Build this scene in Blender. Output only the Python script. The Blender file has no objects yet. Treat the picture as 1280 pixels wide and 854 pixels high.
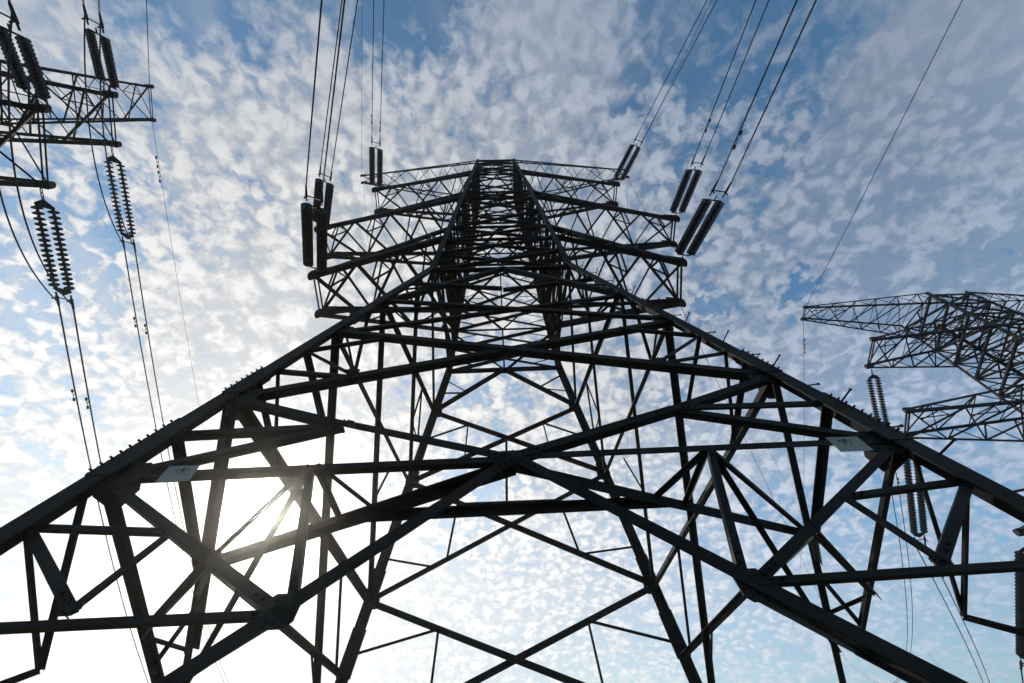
import bpy, math, random
from mathutils import Vector, Matrix
random.seed(7)
SC = bpy.context.scene
COL = SC.collection

GLARE_HAZE = 0.0015
EXPO = 0.0
BUMPS = [(-0.12, -0.1, 0.16, -0.5), (-0.42, -0.12, 0.15, -0.45), (0.36, -0.08, 0.2, -0.35), (0.62, 0.36, 0.07, -0.4), (0.45, 0.42, 0.05, -0.35), (-0.25, 0.12, 0.2, 0.15), (0.8, 0.1, 0.25, 0.25)]
CL = (0.55, 0.02, 0.0, 0.42)
JX = {'ln1': 0.5, 'ln2': 0.2}
# ------------------------------------------------------------------ camera
cam_d = bpy.data.cameras.new('camera'); cam = bpy.data.objects.new('camera', cam_d); COL.objects.link(cam)
cam_d.sensor_fit = 'HORIZONTAL'; cam_d.sensor_width = 36.0
cam_d.lens = 454.288 / 1280 * 36.0
cam_d.clip_start = 0.05; cam_d.clip_end = 5000
_p, _r, _y = 0.925072891, -0.0739101398, 0.0489570983
_fw = Vector((math.sin(_y)*math.cos(_p), math.cos(_y)*math.cos(_p), math.sin(_p)))
_rt = Vector((math.cos(_y), -math.sin(_y), 0)); _up = _rt.cross(_fw)
_R = math.cos(_r)*_rt + math.sin(_r)*_up; _U = -math.sin(_r)*_rt + math.cos(_r)*_up
M = Matrix((( _R.x, _U.x, -_fw.x, -0.072), (_R.y, _U.y, -_fw.y, -6.583), (_R.z, _U.z, -_fw.z, 1.6), (0, 0, 0, 1)))
cam.matrix_world = M
SC.camera = cam

# ------------------------------------------------------------------ sun and sky
SUN_EL = math.radians(24.9); SUN_AZ = math.radians(-34.0)      # azimuth from +Y towards +X
SUN = Vector((math.sin(SUN_AZ)*math.cos(SUN_EL), math.cos(SUN_AZ)*math.cos(SUN_EL), math.sin(SUN_EL)))
sl = bpy.data.lights.new('sun', 'SUN'); sl.energy = 3.5; sl.angle = math.radians(0.6); sl.color = (1.0, 0.93, 0.82)
so = bpy.data.objects.new('sun', sl); COL.objects.link(so)
so.rotation_euler = (-SUN).to_track_quat('-Z', 'Y').to_euler(); so.location = (0, 0, 60)

wd = bpy.data.worlds.new('World'); SC.world = wd; wd.use_nodes = True
nt = wd.node_tree; nt.nodes.clear()
class G:
    def __init__(s, nt): s.nt = nt
    def n(s, t, **k):
        x = s.nt.nodes.new(t)
        for a, b in k.items(): setattr(x, a, b)
        return x
    def put(s, sock, v):
        if v is None: return
        if isinstance(v, bpy.types.NodeSocket): s.nt.links.new(v, sock)
        else: sock.default_value = v
    def m(s, op, a, b=None, c=None, clamp=False):
        x = s.n('ShaderNodeMath', operation=op, use_clamp=clamp)
        s.put(x.inputs[0], a); s.put(x.inputs[1], b); s.put(x.inputs[2], c)
        return x.outputs[0]
    def v(s, op, a, b=None):
        x = s.n('ShaderNodeVectorMath', operation=op); s.put(x.inputs[0], a)
        if b is not None: s.put(x.inputs[1], b)
        return x.outputs['Value'] if op in ('DOT_PRODUCT', 'LENGTH', 'DISTANCE') else x.outputs[0]
    def noise(s, vec, scale, detail=4, rough=.5, dist=0.0):
        x = s.n('ShaderNodeTexNoise'); s.put(x.inputs['Vector'], vec)
        x.inputs['Scale'].default_value = scale; x.inputs['Detail'].default_value = detail
        x.inputs['Roughness'].default_value = rough; x.inputs['Distortion'].default_value = dist
        return x.outputs['Fac']
    def ss(s, val, a, b, c=0.0, d=1.0):
        x = s.n('ShaderNodeMapRange', interpolation_type='SMOOTHSTEP'); s.put(x.inputs[0], val)
        for i, q in zip((1, 2, 3, 4), (a, b, c, d)): s.put(x.inputs[i], q)
        return x.outputs[0]
    def mix(s, f, a, b):
        x = s.n('ShaderNodeMix', data_type='RGBA'); s.put(x.inputs[0], f); s.put(x.inputs[6], a); s.put(x.inputs[7], b)
        return x.outputs[2]
g = G(nt)
sky = g.n('ShaderNodeTexSky', sky_type='NISHITA', sun_disc=False)
sky.sun_elevation = SUN_EL; sky.sun_rotation = SUN_AZ; sky.air_density = 1.0; sky.dust_density = 0.3; sky.ozone_density = 1.2
bg_sky = g.n('ShaderNodeBackground'); tint = g.n('ShaderNodeMix', data_type='RGBA', blend_type='MULTIPLY'); tint.inputs[0].default_value = 1.0; nt.links.new(sky.outputs[0], tint.inputs[6]); tint.inputs[7].default_value = (0.60, 1.04, 1.16, 1); nt.links.new(tint.outputs[2], bg_sky.inputs[0]); bg_sky.inputs[1].default_value = 0.145
tc = g.n('ShaderNodeTexCoord')
dirv = g.v('NORMALIZE', tc.outputs['Generated'])
sp = g.n('ShaderNodeSeparateXYZ'); nt.links.new(dirv, sp.inputs[0])
dz = g.m('MAXIMUM', sp.outputs[2], 0.0)
den = g.m('ADD', dz, 0.38)
cb = g.n('ShaderNodeCombineXYZ'); g.put(cb.inputs[0], g.m('DIVIDE', sp.outputs[0], den)); g.put(cb.inputs[1], g.m('DIVIDE', sp.outputs[1], den))
P = cb.outputs[0]                                             # a point on the flat cloud sheet overhead
# warp, then puffs of altocumulus
wn = g.n('ShaderNodeTexNoise'); g.put(wn.inputs['Vector'], P); wn.inputs['Scale'].default_value = 26.0; wn.inputs['Detail'].default_value = 3
wv = g.v('SCALE', g.v('SUBTRACT', wn.outputs['Color'], (0.5, 0.5, 0.5))); wv.node.inputs['Scale'].default_value = 0.036
Pw = g.v('ADD', P, wv)
vo = g.n('ShaderNodeTexVoronoi', feature='SMOOTH_F1'); g.put(vo.inputs['Vector'], Pw); vo.inputs['Scale'].default_value = 38.0; vo.inputs['Smoothness'].default_value = 0.5
vo2 = g.n('ShaderNodeTexVoronoi', feature='SMOOTH_F1'); g.put(vo2.inputs['Vector'], Pw); vo2.inputs['Scale'].default_value = 21.0; vo2.inputs['Smoothness'].default_value = 0.6
sel = g.ss(g.noise(g.v('ADD', P, (9.1, 4.2, 0)), 2.6, 3, .5), .38, .62)
vm = g.n('ShaderNodeMix', data_type='FLOAT'); g.put(vm.inputs[0], sel); g.put(vm.inputs[2], vo.outputs['Distance']); g.put(vm.inputs[3], vo2.outputs['Distance'])
cell = vm.outputs[0]
fine = g.noise(Pw, 46.0, 5, .55)
mid = g.noise(P, 9.0, 4, .55)
big = g.noise(g.v('ADD', P, (3.7, 1.3, 0)), 1.5, 3, .5)
#CLOUDS
cosang = g.m('MAXIMUM', g.v('DOT_PRODUCT', dirv, tuple(SUN)), 0.0)
px_, py_ = g.n('ShaderNodeSeparateXYZ'), None
nt.links.new(P, px_.inputs[0])
def bump(cx, cy, r, amt, sx=1.0):                            # a hole (or a bank) in the cloud sheet
    a = g.m('MULTIPLY', g.m('SUBTRACT', px_.outputs[0], cx), sx); b = g.m('SUBTRACT', px_.outputs[1], cy)
    d = g.m('ADD', g.m('MULTIPLY', a, a), g.m('MULTIPLY', b, b))
    e = g.m('EXPONENT', g.m('MULTIPLY', d, -1.0/(r*r)))
    return g.m('MULTIPLY', e, amt)
soft = g.ss(px_.outputs[1], -0.12, 0.22, 0.30, 1.0)             # smooth veil overhead, crisp puffs farther out
dens = g.m('ADD', g.m('MULTIPLY', g.m('SUBTRACT', g.m('MULTIPLY', fine, 1.05), 0.45), soft), g.m('ADD', 0.45, g.m('MULTIPLY', g.m('MULTIPLY', cell, soft), -0.55)))
dens = g.m('ADD', dens, g.m('MULTIPLY', mid, 0.38))
dens = g.m('ADD', g.m('ADD', dens, -0.02), g.m('MULTIPLY', big, 1.15))
dens = g.m('ADD', dens, g.m('MULTIPLY', px_.outputs[1], 0.21))
for b_ in BUMPS: dens = g.m('ADD', dens, bump(*b_))
cov = g.ss(dens, 0.68, 1.06)
# far clouds brighten towards the sun (forward scattering), thick ones grey a little
glow = g.m('ADD', g.m('MULTIPLY', g.m('POWER', cosang, 1.4), CL[0]), g.m('MULTIPLY', g.m('POWER', cosang, 24.0), CL[1]))
glow = g.m('ADD', glow, g.m('MULTIPLY', g.m('POWER', cosang, 160.0), CL[2]))
puff = g.m('ADD', g.m('MULTIPLY', fine, 1.25), g.m('MULTIPLY', cell, -0.85))
thick = g.m('ADD', 1.0, g.m('MULTIPLY', g.m('MULTIPLY', g.ss(puff, 0.02, 0.52, -0.22, 0.10), soft), g.ss(dens, .7, 1.0)))
bank = g.ss(g.noise(g.v('ADD', P, (1.7, 8.3, 0)), 2.4, 6, .62, .6), .40, .72, 0.0, .62)   # higher, smoother streaks
cov = g.m('SUBTRACT', cov, g.m('MULTIPLY', g.m('MULTIPLY', g.ss(puff, 0.00, 0.42, 0.42, 0.0), g.ss(cosang, .55, .95, 1.0, .35)), soft), clamp=True)
amp = g.m('MULTIPLY', g.m('ADD', g.m('ADD', glow, CL[3]), g.ss(dz, .80, .28, 0.0, .20)), thick)
ccol = g.mix(g.ss(cosang, 0.1, 0.80), (0.74, 0.86, 1.08, 1), (1.0, 0.985, 0.965, 1))
bg_cl = g.n('ShaderNodeBackground'); nt.links.new(ccol, bg_cl.inputs[0]); g.put(bg_cl.inputs[1], amp)
# bright aureole of thin veil close round the sun
aur = g.m('ADD', g.m('MULTIPLY', g.m('POWER', cosang, 140.0), 0.20), g.m('MULTIPLY', g.m('POWER', cosang, 1400.0), 14.0))
bg_au = g.n('ShaderNodeBackground'); bg_au.inputs[0].default_value = (1.0, 0.96, 0.88, 1); g.put(bg_au.inputs[1], aur)
cov = g.m('MAXIMUM', cov, g.m('MULTIPLY', bank, g.ss(dens, .35, .85)))
covh = g.m('ADD', g.m('MULTIPLY', cov, 0.80), g.m('ADD', 0.04, g.m('MULTIPLY', g.m('POWER', cosang, 2.5), 0.17)))
mx = g.n('ShaderNodeMixShader'); g.put(mx.inputs[0], covh); nt.links.new(bg_sky.outputs[0], mx.inputs[1]); nt.links.new(bg_cl.outputs[0], mx.inputs[2])
ad = g.n('ShaderNodeAddShader'); nt.links.new(mx.outputs[0], ad.inputs[0]); nt.links.new(bg_au.outputs[0], ad.inputs[1])
wo = g.n('ShaderNodeOutputWorld'); nt.links.new(ad.outputs[0], wo.inputs[0])

vs = SC.view_settings; vs.view_transform = 'Standard'; vs.look = 'None'; vs.exposure = EXPO; vs.gamma = 1.0; vs.use_curve_mapping = False
SC.cycles.max_bounces = 5; SC.cycles.diffuse_bounces = 3; SC.cycles.glossy_bounces = 3; SC.cycles.volume_bounces = 0


# ---- measured geometry, metres (x right, y away, z up from the ground)
LEG_DATA = [(-1,-1,[(-4.503,-4.503,0.0),(-2.0,-2.0,11.31),(-1.331,-1.331,30.41)]),(-1,1,[(-4.503,4.503,0.0),(-2.0,2.0,11.31),(-1.331,1.331,30.41)]),(1,-1,[(4.503,-4.503,0.0),(2.0,-2.0,11.31),(1.331,-1.331,30.41)]),(1,1,[(4.503,4.503,0.0),(2.0,2.0,11.31),(1.331,1.331,30.41)])]
MEMBERS = [
((0.0,-3.695,3.65),(-4.026,-4.417,0.386),0.1,'F'),
((-0.0,-3.695,3.65),(4.026,-4.417,0.386),0.1,'F'),
((-3.695,-3.695,3.65),(0.0,-3.695,3.65),0.07,'F'),
((3.695,-3.695,3.65),(-0.0,-3.695,3.65),0.07,'F'),
((-3.695,-3.695,3.65),(-1.48,-3.961,2.45),0.07,'F'),
((3.695,-3.695,3.65),(1.48,-3.961,2.45),0.07,'F'),
((-3.956,-3.956,2.47),(-1.48,-3.961,2.45),0.045,'F'),
((3.956,-3.956,2.47),(1.48,-3.961,2.45),0.045,'F'),
((-3.801,-3.801,3.17),(-2.8,-3.943,2.53),0.065,'F'),
((3.801,-3.801,3.17),(2.8,-3.943,2.53),0.065,'F'),
((-2.8,-3.943,2.53),(-2.609,-3.825,3.062),0.06,'F'),
((2.8,-3.943,2.53),(2.609,-3.825,3.062),0.06,'F'),
((-3.801,-3.801,3.17),(-2.609,-3.825,3.062),0.045,'F'),
((3.801,-3.801,3.17),(2.609,-3.825,3.062),0.045,'F'),
((0.0,-3.695,3.65),(-1.8,-3.556,4.28),0.09,'F'),
((-0.0,-3.695,3.65),(1.8,-3.556,4.28),0.09,'F'),
((-1.8,-3.556,4.28),(-3.416,-3.416,4.91),0.09,'F'),
((1.8,-3.556,4.28),(3.416,-3.416,4.91),0.09,'F'),
((-3.695,-3.695,3.65),(-1.8,-3.556,4.28),0.08,'F'),
((3.695,-3.695,3.65),(1.8,-3.556,4.28),0.08,'F'),
((-3.562,-3.562,4.25),(-1.8,-3.556,4.28),0.08,'F'),
((3.562,-3.562,4.25),(1.8,-3.556,4.28),0.08,'F'),
((-1.86,-3.695,3.65),(-1.432,-3.952,2.489),0.06,'F'),
((1.86,-3.695,3.65),(1.432,-3.952,2.489),0.06,'F'),
((-3.416,-3.416,4.91),(2.974,-2.974,6.91),0.115,'F'),
((3.416,-3.416,4.91),(-2.974,-2.974,6.91),0.115,'F'),
((-3.266,-3.266,5.59),(-2.091,-3.324,5.325),0.06,'F'),
((3.266,-3.266,5.59),(2.091,-3.324,5.325),0.06,'F'),
((-3.137,-3.137,6.17),(-2.091,-3.324,5.325),0.06,'F'),
((3.137,-3.137,6.17),(2.091,-3.324,5.325),0.06,'F'),
((-3.137,-3.137,6.17),(-1.934,-3.046,6.585),0.06,'F'),
((3.137,-3.137,6.17),(1.934,-3.046,6.585),0.06,'F'),
((-1.867,-3.309,5.395),(-2.108,-3.325,5.32),0.05,'F'),
((1.867,-3.309,5.395),(2.108,-3.325,5.32),0.05,'F'),
((-2.974,-2.974,6.91),(2.62,-2.62,8.51),0.105,'F'),
((2.974,-2.974,6.91),(-2.62,-2.62,8.51),0.105,'F'),
((-2.62,-2.62,8.51),(0.0,-2.009,11.27),0.13,'F'),
((2.62,-2.62,8.51),(-0.0,-2.009,11.27),0.13,'F'),
((-2.0,-2.0,11.31),(2.0,-2.0,11.31),0.12,'F'),
((-2.31,-2.31,9.91),(0.0,-2.465,9.21),0.09,'F'),
((2.31,-2.31,9.91),(-0.0,-2.465,9.21),0.09,'F'),
((-2.775,-2.775,7.81),(-1.043,-2.72,8.059),0.05,'F'),
((2.775,-2.775,7.81),(1.043,-2.72,8.059),0.05,'F'),
((-2.465,-2.465,9.21),(-1.211,-2.384,9.577),0.05,'F'),
((2.465,-2.465,9.21),(1.211,-2.384,9.577),0.05,'F'),
((-1.48,-3.961,2.45),(-3.916,-1.234,2.65),0.07,'H'),
((1.48,-3.961,2.45),(3.916,-1.234,2.65),0.07,'H'),
((-2.142,-3.874,2.841),(-3.849,-2.006,2.956),0.065,'H'),
((2.142,-3.874,2.841),(3.849,-2.006,2.956),0.065,'H'),
((-3.695,-3.695,3.65),(-3.695,0.0,3.65),0.08,'L'),
((3.695,-3.695,3.65),(3.695,0.0,3.65),0.08,'R'),
((-3.695,0.0,3.65),(-3.695,3.695,3.65),0.1,'L'),
((3.695,0.0,3.65),(3.695,3.695,3.65),0.1,'R'),
((-3.695,-3.695,3.65),(-3.916,-1.234,2.65),0.075,'L'),
((3.695,-3.695,3.65),(3.916,-1.234,2.65),0.075,'R'),
((-3.695,0.0,3.65),(-3.916,-1.234,2.65),0.09,'L'),
((3.695,0.0,3.65),(3.916,-1.234,2.65),0.09,'R'),
((-3.916,-1.234,2.65),(-4.434,-4.2,0.31),0.09,'L'),
((3.916,-1.234,2.65),(4.434,-4.2,0.31),0.09,'R'),
((-3.721,-3.721,3.533),(-3.943,-2.68,2.53),0.038,'L'),
((3.721,-3.721,3.533),(3.943,-2.68,2.53),0.038,'R'),
((-3.801,-3.801,3.17),(-3.943,-2.68,2.53),0.042,'L'),
((3.801,-3.801,3.17),(3.943,-2.68,2.53),0.042,'R'),
((-3.943,-2.68,2.53),(-4.147,-4.147,1.61),0.04,'L'),
((3.943,-2.68,2.53),(4.147,-4.147,1.61),0.04,'R'),
((-3.416,-3.416,4.91),(-3.841,-1.18,2.99),0.1,'L'),
((3.416,-3.416,4.91),(3.841,-1.18,2.99),0.1,'R'),
((-3.841,-1.18,2.99),(-3.992,-0.4,2.31),0.09,'L'),
((3.841,-1.18,2.99),(3.992,-0.4,2.31),0.09,'R'),
((-3.562,-3.562,4.25),(-3.721,-1.889,3.533),0.075,'L'),
((3.562,-3.562,4.25),(3.721,-1.889,3.533),0.075,'R'),
((-3.416,-3.416,4.91),(-3.416,3.416,4.91),0.13,'L'),
((3.416,-3.416,4.91),(3.416,3.416,4.91),0.13,'R'),
((-2.974,-2.974,6.91),(-2.825,2.825,7.58),0.11,'L'),
((2.974,-2.974,6.91),(2.825,2.825,7.58),0.11,'R'),
((-2.62,-2.62,8.51),(-2.347,2.347,9.74),0.09,'L'),
((2.62,-2.62,8.51),(2.347,2.347,9.74),0.09,'R'),
((-2.221,-2.221,10.31),(-2.825,2.825,7.58),0.08,'L'),
((2.221,-2.221,10.31),(2.825,2.825,7.58),0.08,'R'),
((-2.0,-2.0,11.31),(-2.347,2.347,9.74),0.08,'L'),
((2.0,-2.0,11.31),(2.347,2.347,9.74),0.08,'R'),
((-2.974,-2.974,6.91),(-3.969,3.969,2.41),0.1,'L'),
((2.974,-2.974,6.91),(3.969,3.969,2.41),0.1,'R'),
((-2.62,-2.62,8.51),(-3.416,3.416,4.91),0.09,'L'),
((2.62,-2.62,8.51),(3.416,3.416,4.91),0.09,'R'),
((-3.244,-3.244,5.69),(-3.416,-2.005,4.91),0.06,'L'),
((3.244,-3.244,5.69),(3.416,-2.005,4.91),0.06,'R'),
((-3.331,-3.331,5.296),(-3.416,-2.005,4.91),0.06,'L'),
((3.331,-3.331,5.296),(3.416,-2.005,4.91),0.06,'R'),
((-3.137,-3.137,6.17),(-3.199,-1.804,5.891),0.08,'L'),
((3.137,-3.137,6.17),(3.199,-1.804,5.891),0.08,'R'),
((-2.906,-2.906,7.218),(-2.946,-1.886,7.036),0.05,'L'),
((2.906,-2.906,7.218),(2.946,-1.886,7.036),0.05,'R'),
((-2.721,-2.721,8.05),(-2.946,-1.886,7.036),0.05,'L'),
((2.721,-2.721,8.05),(2.946,-1.886,7.036),0.05,'R'),
((-2.43,0.843,9.367),(-2.633,1.222,8.447),0.04,'L'),
((2.43,0.843,9.367),(2.633,1.222,8.447),0.04,'R'),
((-2.633,1.222,8.447),(-2.629,2.02,8.469),0.04,'L'),
((2.633,1.222,8.447),(2.629,2.02,8.469),0.04,'R'),
((-2.43,0.843,9.367),(-2.616,2.096,8.528),0.04,'L'),
((2.43,0.843,9.367),(2.616,2.096,8.528),0.04,'R'),
((-2.946,1.316,7.035),(-3.139,1.314,6.164),0.04,'L'),
((2.946,1.316,7.035),(3.139,1.314,6.164),0.04,'R'),
((-3.769,-1.557,3.314),(-3.888,-1.549,2.778),0.06,'L'),
((3.769,-1.557,3.314),(3.888,-1.549,2.778),0.06,'R'),
((-3.853,-1.934,2.934),(-3.841,-1.182,2.992),0.04,'L'),
((3.853,-1.934,2.934),(3.841,-1.182,2.992),0.04,'R'),
((-3.695,1.802,3.65),(-3.695,3.202,3.65),0.04,'L'),
((3.695,1.802,3.65),(3.695,3.202,3.65),0.04,'R'),
((-3.695,1.802,3.65),(-3.774,2.607,3.293),0.05,'L'),
((3.695,1.802,3.65),(3.774,2.607,3.293),0.05,'R'),
((-3.416,1.234,4.91),(-3.695,3.225,3.65),0.04,'L'),
((3.416,1.234,4.91),(3.695,3.225,3.65),0.04,'R'),
((0.0,-3.655,3.61),(-3.695,-1.88,3.65),0.11,'P'),
((-0.0,-3.655,3.61),(3.695,-1.88,3.65),0.11,'P'),
((-1.86,-3.695,3.65),(-3.695,-1.88,3.65),0.06,'P'),
((1.86,-3.695,3.65),(3.695,-1.88,3.65),0.06,'P'),
((-1.747,-2.837,3.61),(1.747,-2.837,3.61),0.08,'P'),
((-1.421,-2.997,3.61),(1.421,-2.997,3.61),0.065,'P'),
((-1.8,-3.695,3.65),(-1.469,-2.949,3.626),0.045,'P'),
((1.8,-3.695,3.65),(1.469,-2.949,3.626),0.045,'P'),
((-1.8,-3.695,3.65),(-1.84,-2.771,3.63),0.045,'P'),
((1.8,-3.695,3.65),(1.84,-2.771,3.63),0.045,'P'),
((-1.86,-3.695,3.65),(-3.903,-0.861,2.712),0.06,'H'),
((1.86,-3.695,3.65),(3.903,-0.861,2.712),0.06,'H'),
((-2.142,-3.874,2.841),(-3.751,-1.653,3.396),0.05,'H'),
((2.142,-3.874,2.841),(3.751,-1.653,3.396),0.05,'H'),
((-2.142,-3.874,2.841),(-3.695,-1.074,3.65),0.06,'H'),
((2.142,-3.874,2.841),(3.695,-1.074,3.65),0.06,'H'),
((-2.0,2.0,11.31),(2.0,2.0,11.31),0.12,'B'),
((0.0,2.0,11.31),(-2.347,2.347,9.74),0.12,'B'),
((-0.0,2.0,11.31),(2.347,2.347,9.74),0.12,'B'),
((-2.347,2.347,9.74),(2.825,2.825,7.58),0.11,'B'),
((2.347,2.347,9.74),(-2.825,2.825,7.58),0.11,'B'),
((-2.825,2.825,7.58),(3.416,3.416,4.91),0.12,'B'),
((2.825,2.825,7.58),(-3.416,3.416,4.91),0.12,'B'),
((-3.416,3.416,4.91),(3.969,3.969,2.41),0.13,'B'),
((3.416,3.416,4.91),(-3.969,3.969,2.41),0.13,'B'),
((-3.969,3.969,2.41),(3.969,3.969,2.41),0.1,'B'),
((0.0,3.969,2.41),(-4.434,4.434,0.31),0.15,'B'),
((-0.0,3.969,2.41),(4.434,4.434,0.31),0.15,'B'),
((-2.184,2.184,10.479),(-1.286,2.19,10.45),0.045,'B'),
((-2.068,2.068,11.004),(-1.271,2.188,10.46),0.045,'B'),
((2.208,2.208,10.369),(1.164,2.172,10.531),0.045,'B'),
((1.164,2.172,10.531),(2.06,2.06,11.039),0.045,'B'),
((-1.217,2.451,9.268),(-2.548,2.548,8.835),0.045,'B'),
((-1.217,2.451,9.268),(-1.28,2.682,8.225),0.045,'B'),
((1.163,2.456,9.245),(2.588,2.588,8.654),0.045,'B'),
((1.163,2.456,9.245),(1.296,2.684,8.219),0.045,'B'),
((-1.446,2.967,6.94),(1.372,2.972,6.917),0.07,'B'),
((-0.074,2.962,6.961),(-0.02,2.57,8.733),0.07,'B'),
((-1.418,2.958,6.978),(-1.624,3.246,5.676),0.05,'B'),
((-1.973,3.279,5.527),(-3.228,3.228,5.762),0.05,'B'),
((1.372,2.972,6.917),(1.723,3.256,5.634),0.05,'B'),
((1.723,3.256,5.634),(3.232,3.232,5.742),0.05,'B'),
((-1.717,3.543,4.335),(-3.624,3.624,3.974),0.055,'B'),
((-1.717,3.543,4.335),(-1.811,3.807,3.14),0.055,'B'),
((1.692,3.545,4.326),(1.823,3.808,3.137),0.055,'B'),
((1.692,3.545,4.326),(3.653,3.653,3.843),0.055,'B'),
((-2.0,-2.0,11.31),(1.957,-1.957,12.55),0.1,'F'),
((2.0,-2.0,11.31),(-1.957,-1.957,12.55),0.1,'F'),
((-2.0,2.0,11.31),(1.957,1.957,12.55),0.1,'B'),
((2.0,2.0,11.31),(-1.957,1.957,12.55),0.1,'B'),
((-2.0,-2.0,11.31),(-1.957,1.957,12.55),0.1,'L'),
((-2.0,2.0,11.31),(-1.957,-1.957,12.55),0.1,'L'),
((2.0,-2.0,11.31),(1.957,1.957,12.55),0.1,'R'),
((2.0,2.0,11.31),(1.957,-1.957,12.55),0.1,'R'),
((-1.978,-1.978,11.93),(-1.011,-1.989,11.62),0.04,'F'),
((-1.978,-1.978,11.93),(-0.967,-1.967,12.24),0.04,'F'),
((1.978,-1.978,11.93),(1.011,-1.989,11.62),0.04,'F'),
((1.978,-1.978,11.93),(0.967,-1.967,12.24),0.04,'F'),
((-1.978,1.978,11.93),(-1.011,1.989,11.62),0.04,'B'),
((-1.978,1.978,11.93),(-0.967,1.967,12.24),0.04,'B'),
((1.978,1.978,11.93),(1.011,1.989,11.62),0.04,'B'),
((1.978,1.978,11.93),(0.967,1.967,12.24),0.04,'B'),
((-1.978,-1.978,11.93),(-1.989,-1.011,11.62),0.04,'L'),
((-1.978,-1.978,11.93),(-1.967,-0.967,12.24),0.04,'L'),
((-1.978,1.978,11.93),(-1.989,1.011,11.62),0.04,'L'),
((-1.978,1.978,11.93),(-1.967,0.967,12.24),0.04,'L'),
((1.978,-1.978,11.93),(1.989,-1.011,11.62),0.04,'R'),
((1.978,-1.978,11.93),(1.967,-0.967,12.24),0.04,'R'),
((1.978,1.978,11.93),(1.989,1.011,11.62),0.04,'R'),
((1.978,1.978,11.93),(1.967,0.967,12.24),0.04,'R'),
((-1.978,-1.978,11.93),(-1.978,1.978,11.93),0.055,'L'),
((-2.0,-2.0,11.31),(-1.978,1.978,11.93),0.045,'L'),
((-1.978,1.978,11.93),(-1.957,-1.957,12.55),0.045,'L'),
((1.978,-1.978,11.93),(1.978,1.978,11.93),0.055,'R'),
((2.0,-2.0,11.31),(1.978,1.978,11.93),0.045,'R'),
((1.978,1.978,11.93),(1.957,-1.957,12.55),0.045,'R'),
((-1.957,-1.957,12.55),(1.916,-1.916,13.71),0.1,'F'),
((1.957,-1.957,12.55),(-1.916,-1.916,13.71),0.1,'F'),
((-1.957,1.957,12.55),(1.916,1.916,13.71),0.1,'B'),
((1.957,1.957,12.55),(-1.916,1.916,13.71),0.1,'B'),
((-1.957,-1.957,12.55),(-1.916,1.916,13.71),0.1,'L'),
((-1.957,1.957,12.55),(-1.916,-1.916,13.71),0.1,'L'),
((1.957,-1.957,12.55),(1.916,1.916,13.71),0.1,'R'),
((1.957,1.957,12.55),(1.916,-1.916,13.71),0.1,'R'),
((-1.936,-1.936,13.13),(-0.988,-1.946,12.84),0.04,'F'),
((-1.936,-1.936,13.13),(-0.948,-1.926,13.42),0.04,'F'),
((1.936,-1.936,13.13),(0.988,-1.946,12.84),0.04,'F'),
((1.936,-1.936,13.13),(0.948,-1.926,13.42),0.04,'F'),
((-1.936,1.936,13.13),(-0.988,1.946,12.84),0.04,'B'),
((-1.936,1.936,13.13),(-0.948,1.926,13.42),0.04,'B'),
((1.936,1.936,13.13),(0.988,1.946,12.84),0.04,'B'),
((1.936,1.936,13.13),(0.948,1.926,13.42),0.04,'B'),
((-1.936,-1.936,13.13),(-1.946,-0.988,12.84),0.04,'L'),
((-1.936,-1.936,13.13),(-1.926,-0.948,13.42),0.04,'L'),
((-1.936,1.936,13.13),(-1.946,0.988,12.84),0.04,'L'),
((-1.936,1.936,13.13),(-1.926,0.948,13.42),0.04,'L'),
((1.936,-1.936,13.13),(1.946,-0.988,12.84),0.04,'R'),
((1.936,-1.936,13.13),(1.926,-0.948,13.42),0.04,'R'),
((1.936,1.936,13.13),(1.946,0.988,12.84),0.04,'R'),
((1.936,1.936,13.13),(1.926,0.948,13.42),0.04,'R'),
((-1.936,-1.936,13.13),(-1.936,1.936,13.13),0.055,'L'),
((-1.957,-1.957,12.55),(-1.936,1.936,13.13),0.045,'L'),
((-1.936,1.936,13.13),(-1.916,-1.916,13.71),0.045,'L'),
((1.936,-1.936,13.13),(1.936,1.936,13.13),0.055,'R'),
((1.957,-1.957,12.55),(1.936,1.936,13.13),0.045,'R'),
((1.936,1.936,13.13),(1.916,-1.916,13.71),0.045,'R'),
((-1.916,-1.916,13.71),(1.867,-1.867,15.11),0.1,'F'),
((1.916,-1.916,13.71),(-1.867,-1.867,15.11),0.1,'F'),
((-1.916,1.916,13.71),(1.867,1.867,15.11),0.1,'B'),
((1.916,1.916,13.71),(-1.867,1.867,15.11),0.1,'B'),
((-1.916,-1.916,13.71),(-1.867,1.867,15.11),0.1,'L'),
((-1.916,1.916,13.71),(-1.867,-1.867,15.11),0.1,'L'),
((1.916,-1.916,13.71),(1.867,1.867,15.11),0.1,'R'),
((1.916,1.916,13.71),(1.867,-1.867,15.11),0.1,'R'),
((-1.891,-1.891,14.41),(-0.97,-1.904,14.06),0.04,'F'),
((-1.891,-1.891,14.41),(-0.921,-1.879,14.76),0.04,'F'),
((1.891,-1.891,14.41),(0.97,-1.904,14.06),0.04,'F'),
((1.891,-1.891,14.41),(0.921,-1.879,14.76),0.04,'F'),
((-1.891,1.891,14.41),(-0.97,1.904,14.06),0.04,'B'),
((-1.891,1.891,14.41),(-0.921,1.879,14.76),0.04,'B'),
((1.891,1.891,14.41),(0.97,1.904,14.06),0.04,'B'),
((1.891,1.891,14.41),(0.921,1.879,14.76),0.04,'B'),
((-1.891,-1.891,14.41),(-1.904,-0.97,14.06),0.04,'L'),
((-1.891,-1.891,14.41),(-1.879,-0.921,14.76),0.04,'L'),
((-1.891,1.891,14.41),(-1.904,0.97,14.06),0.04,'L'),
((-1.891,1.891,14.41),(-1.879,0.921,14.76),0.04,'L'),
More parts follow.
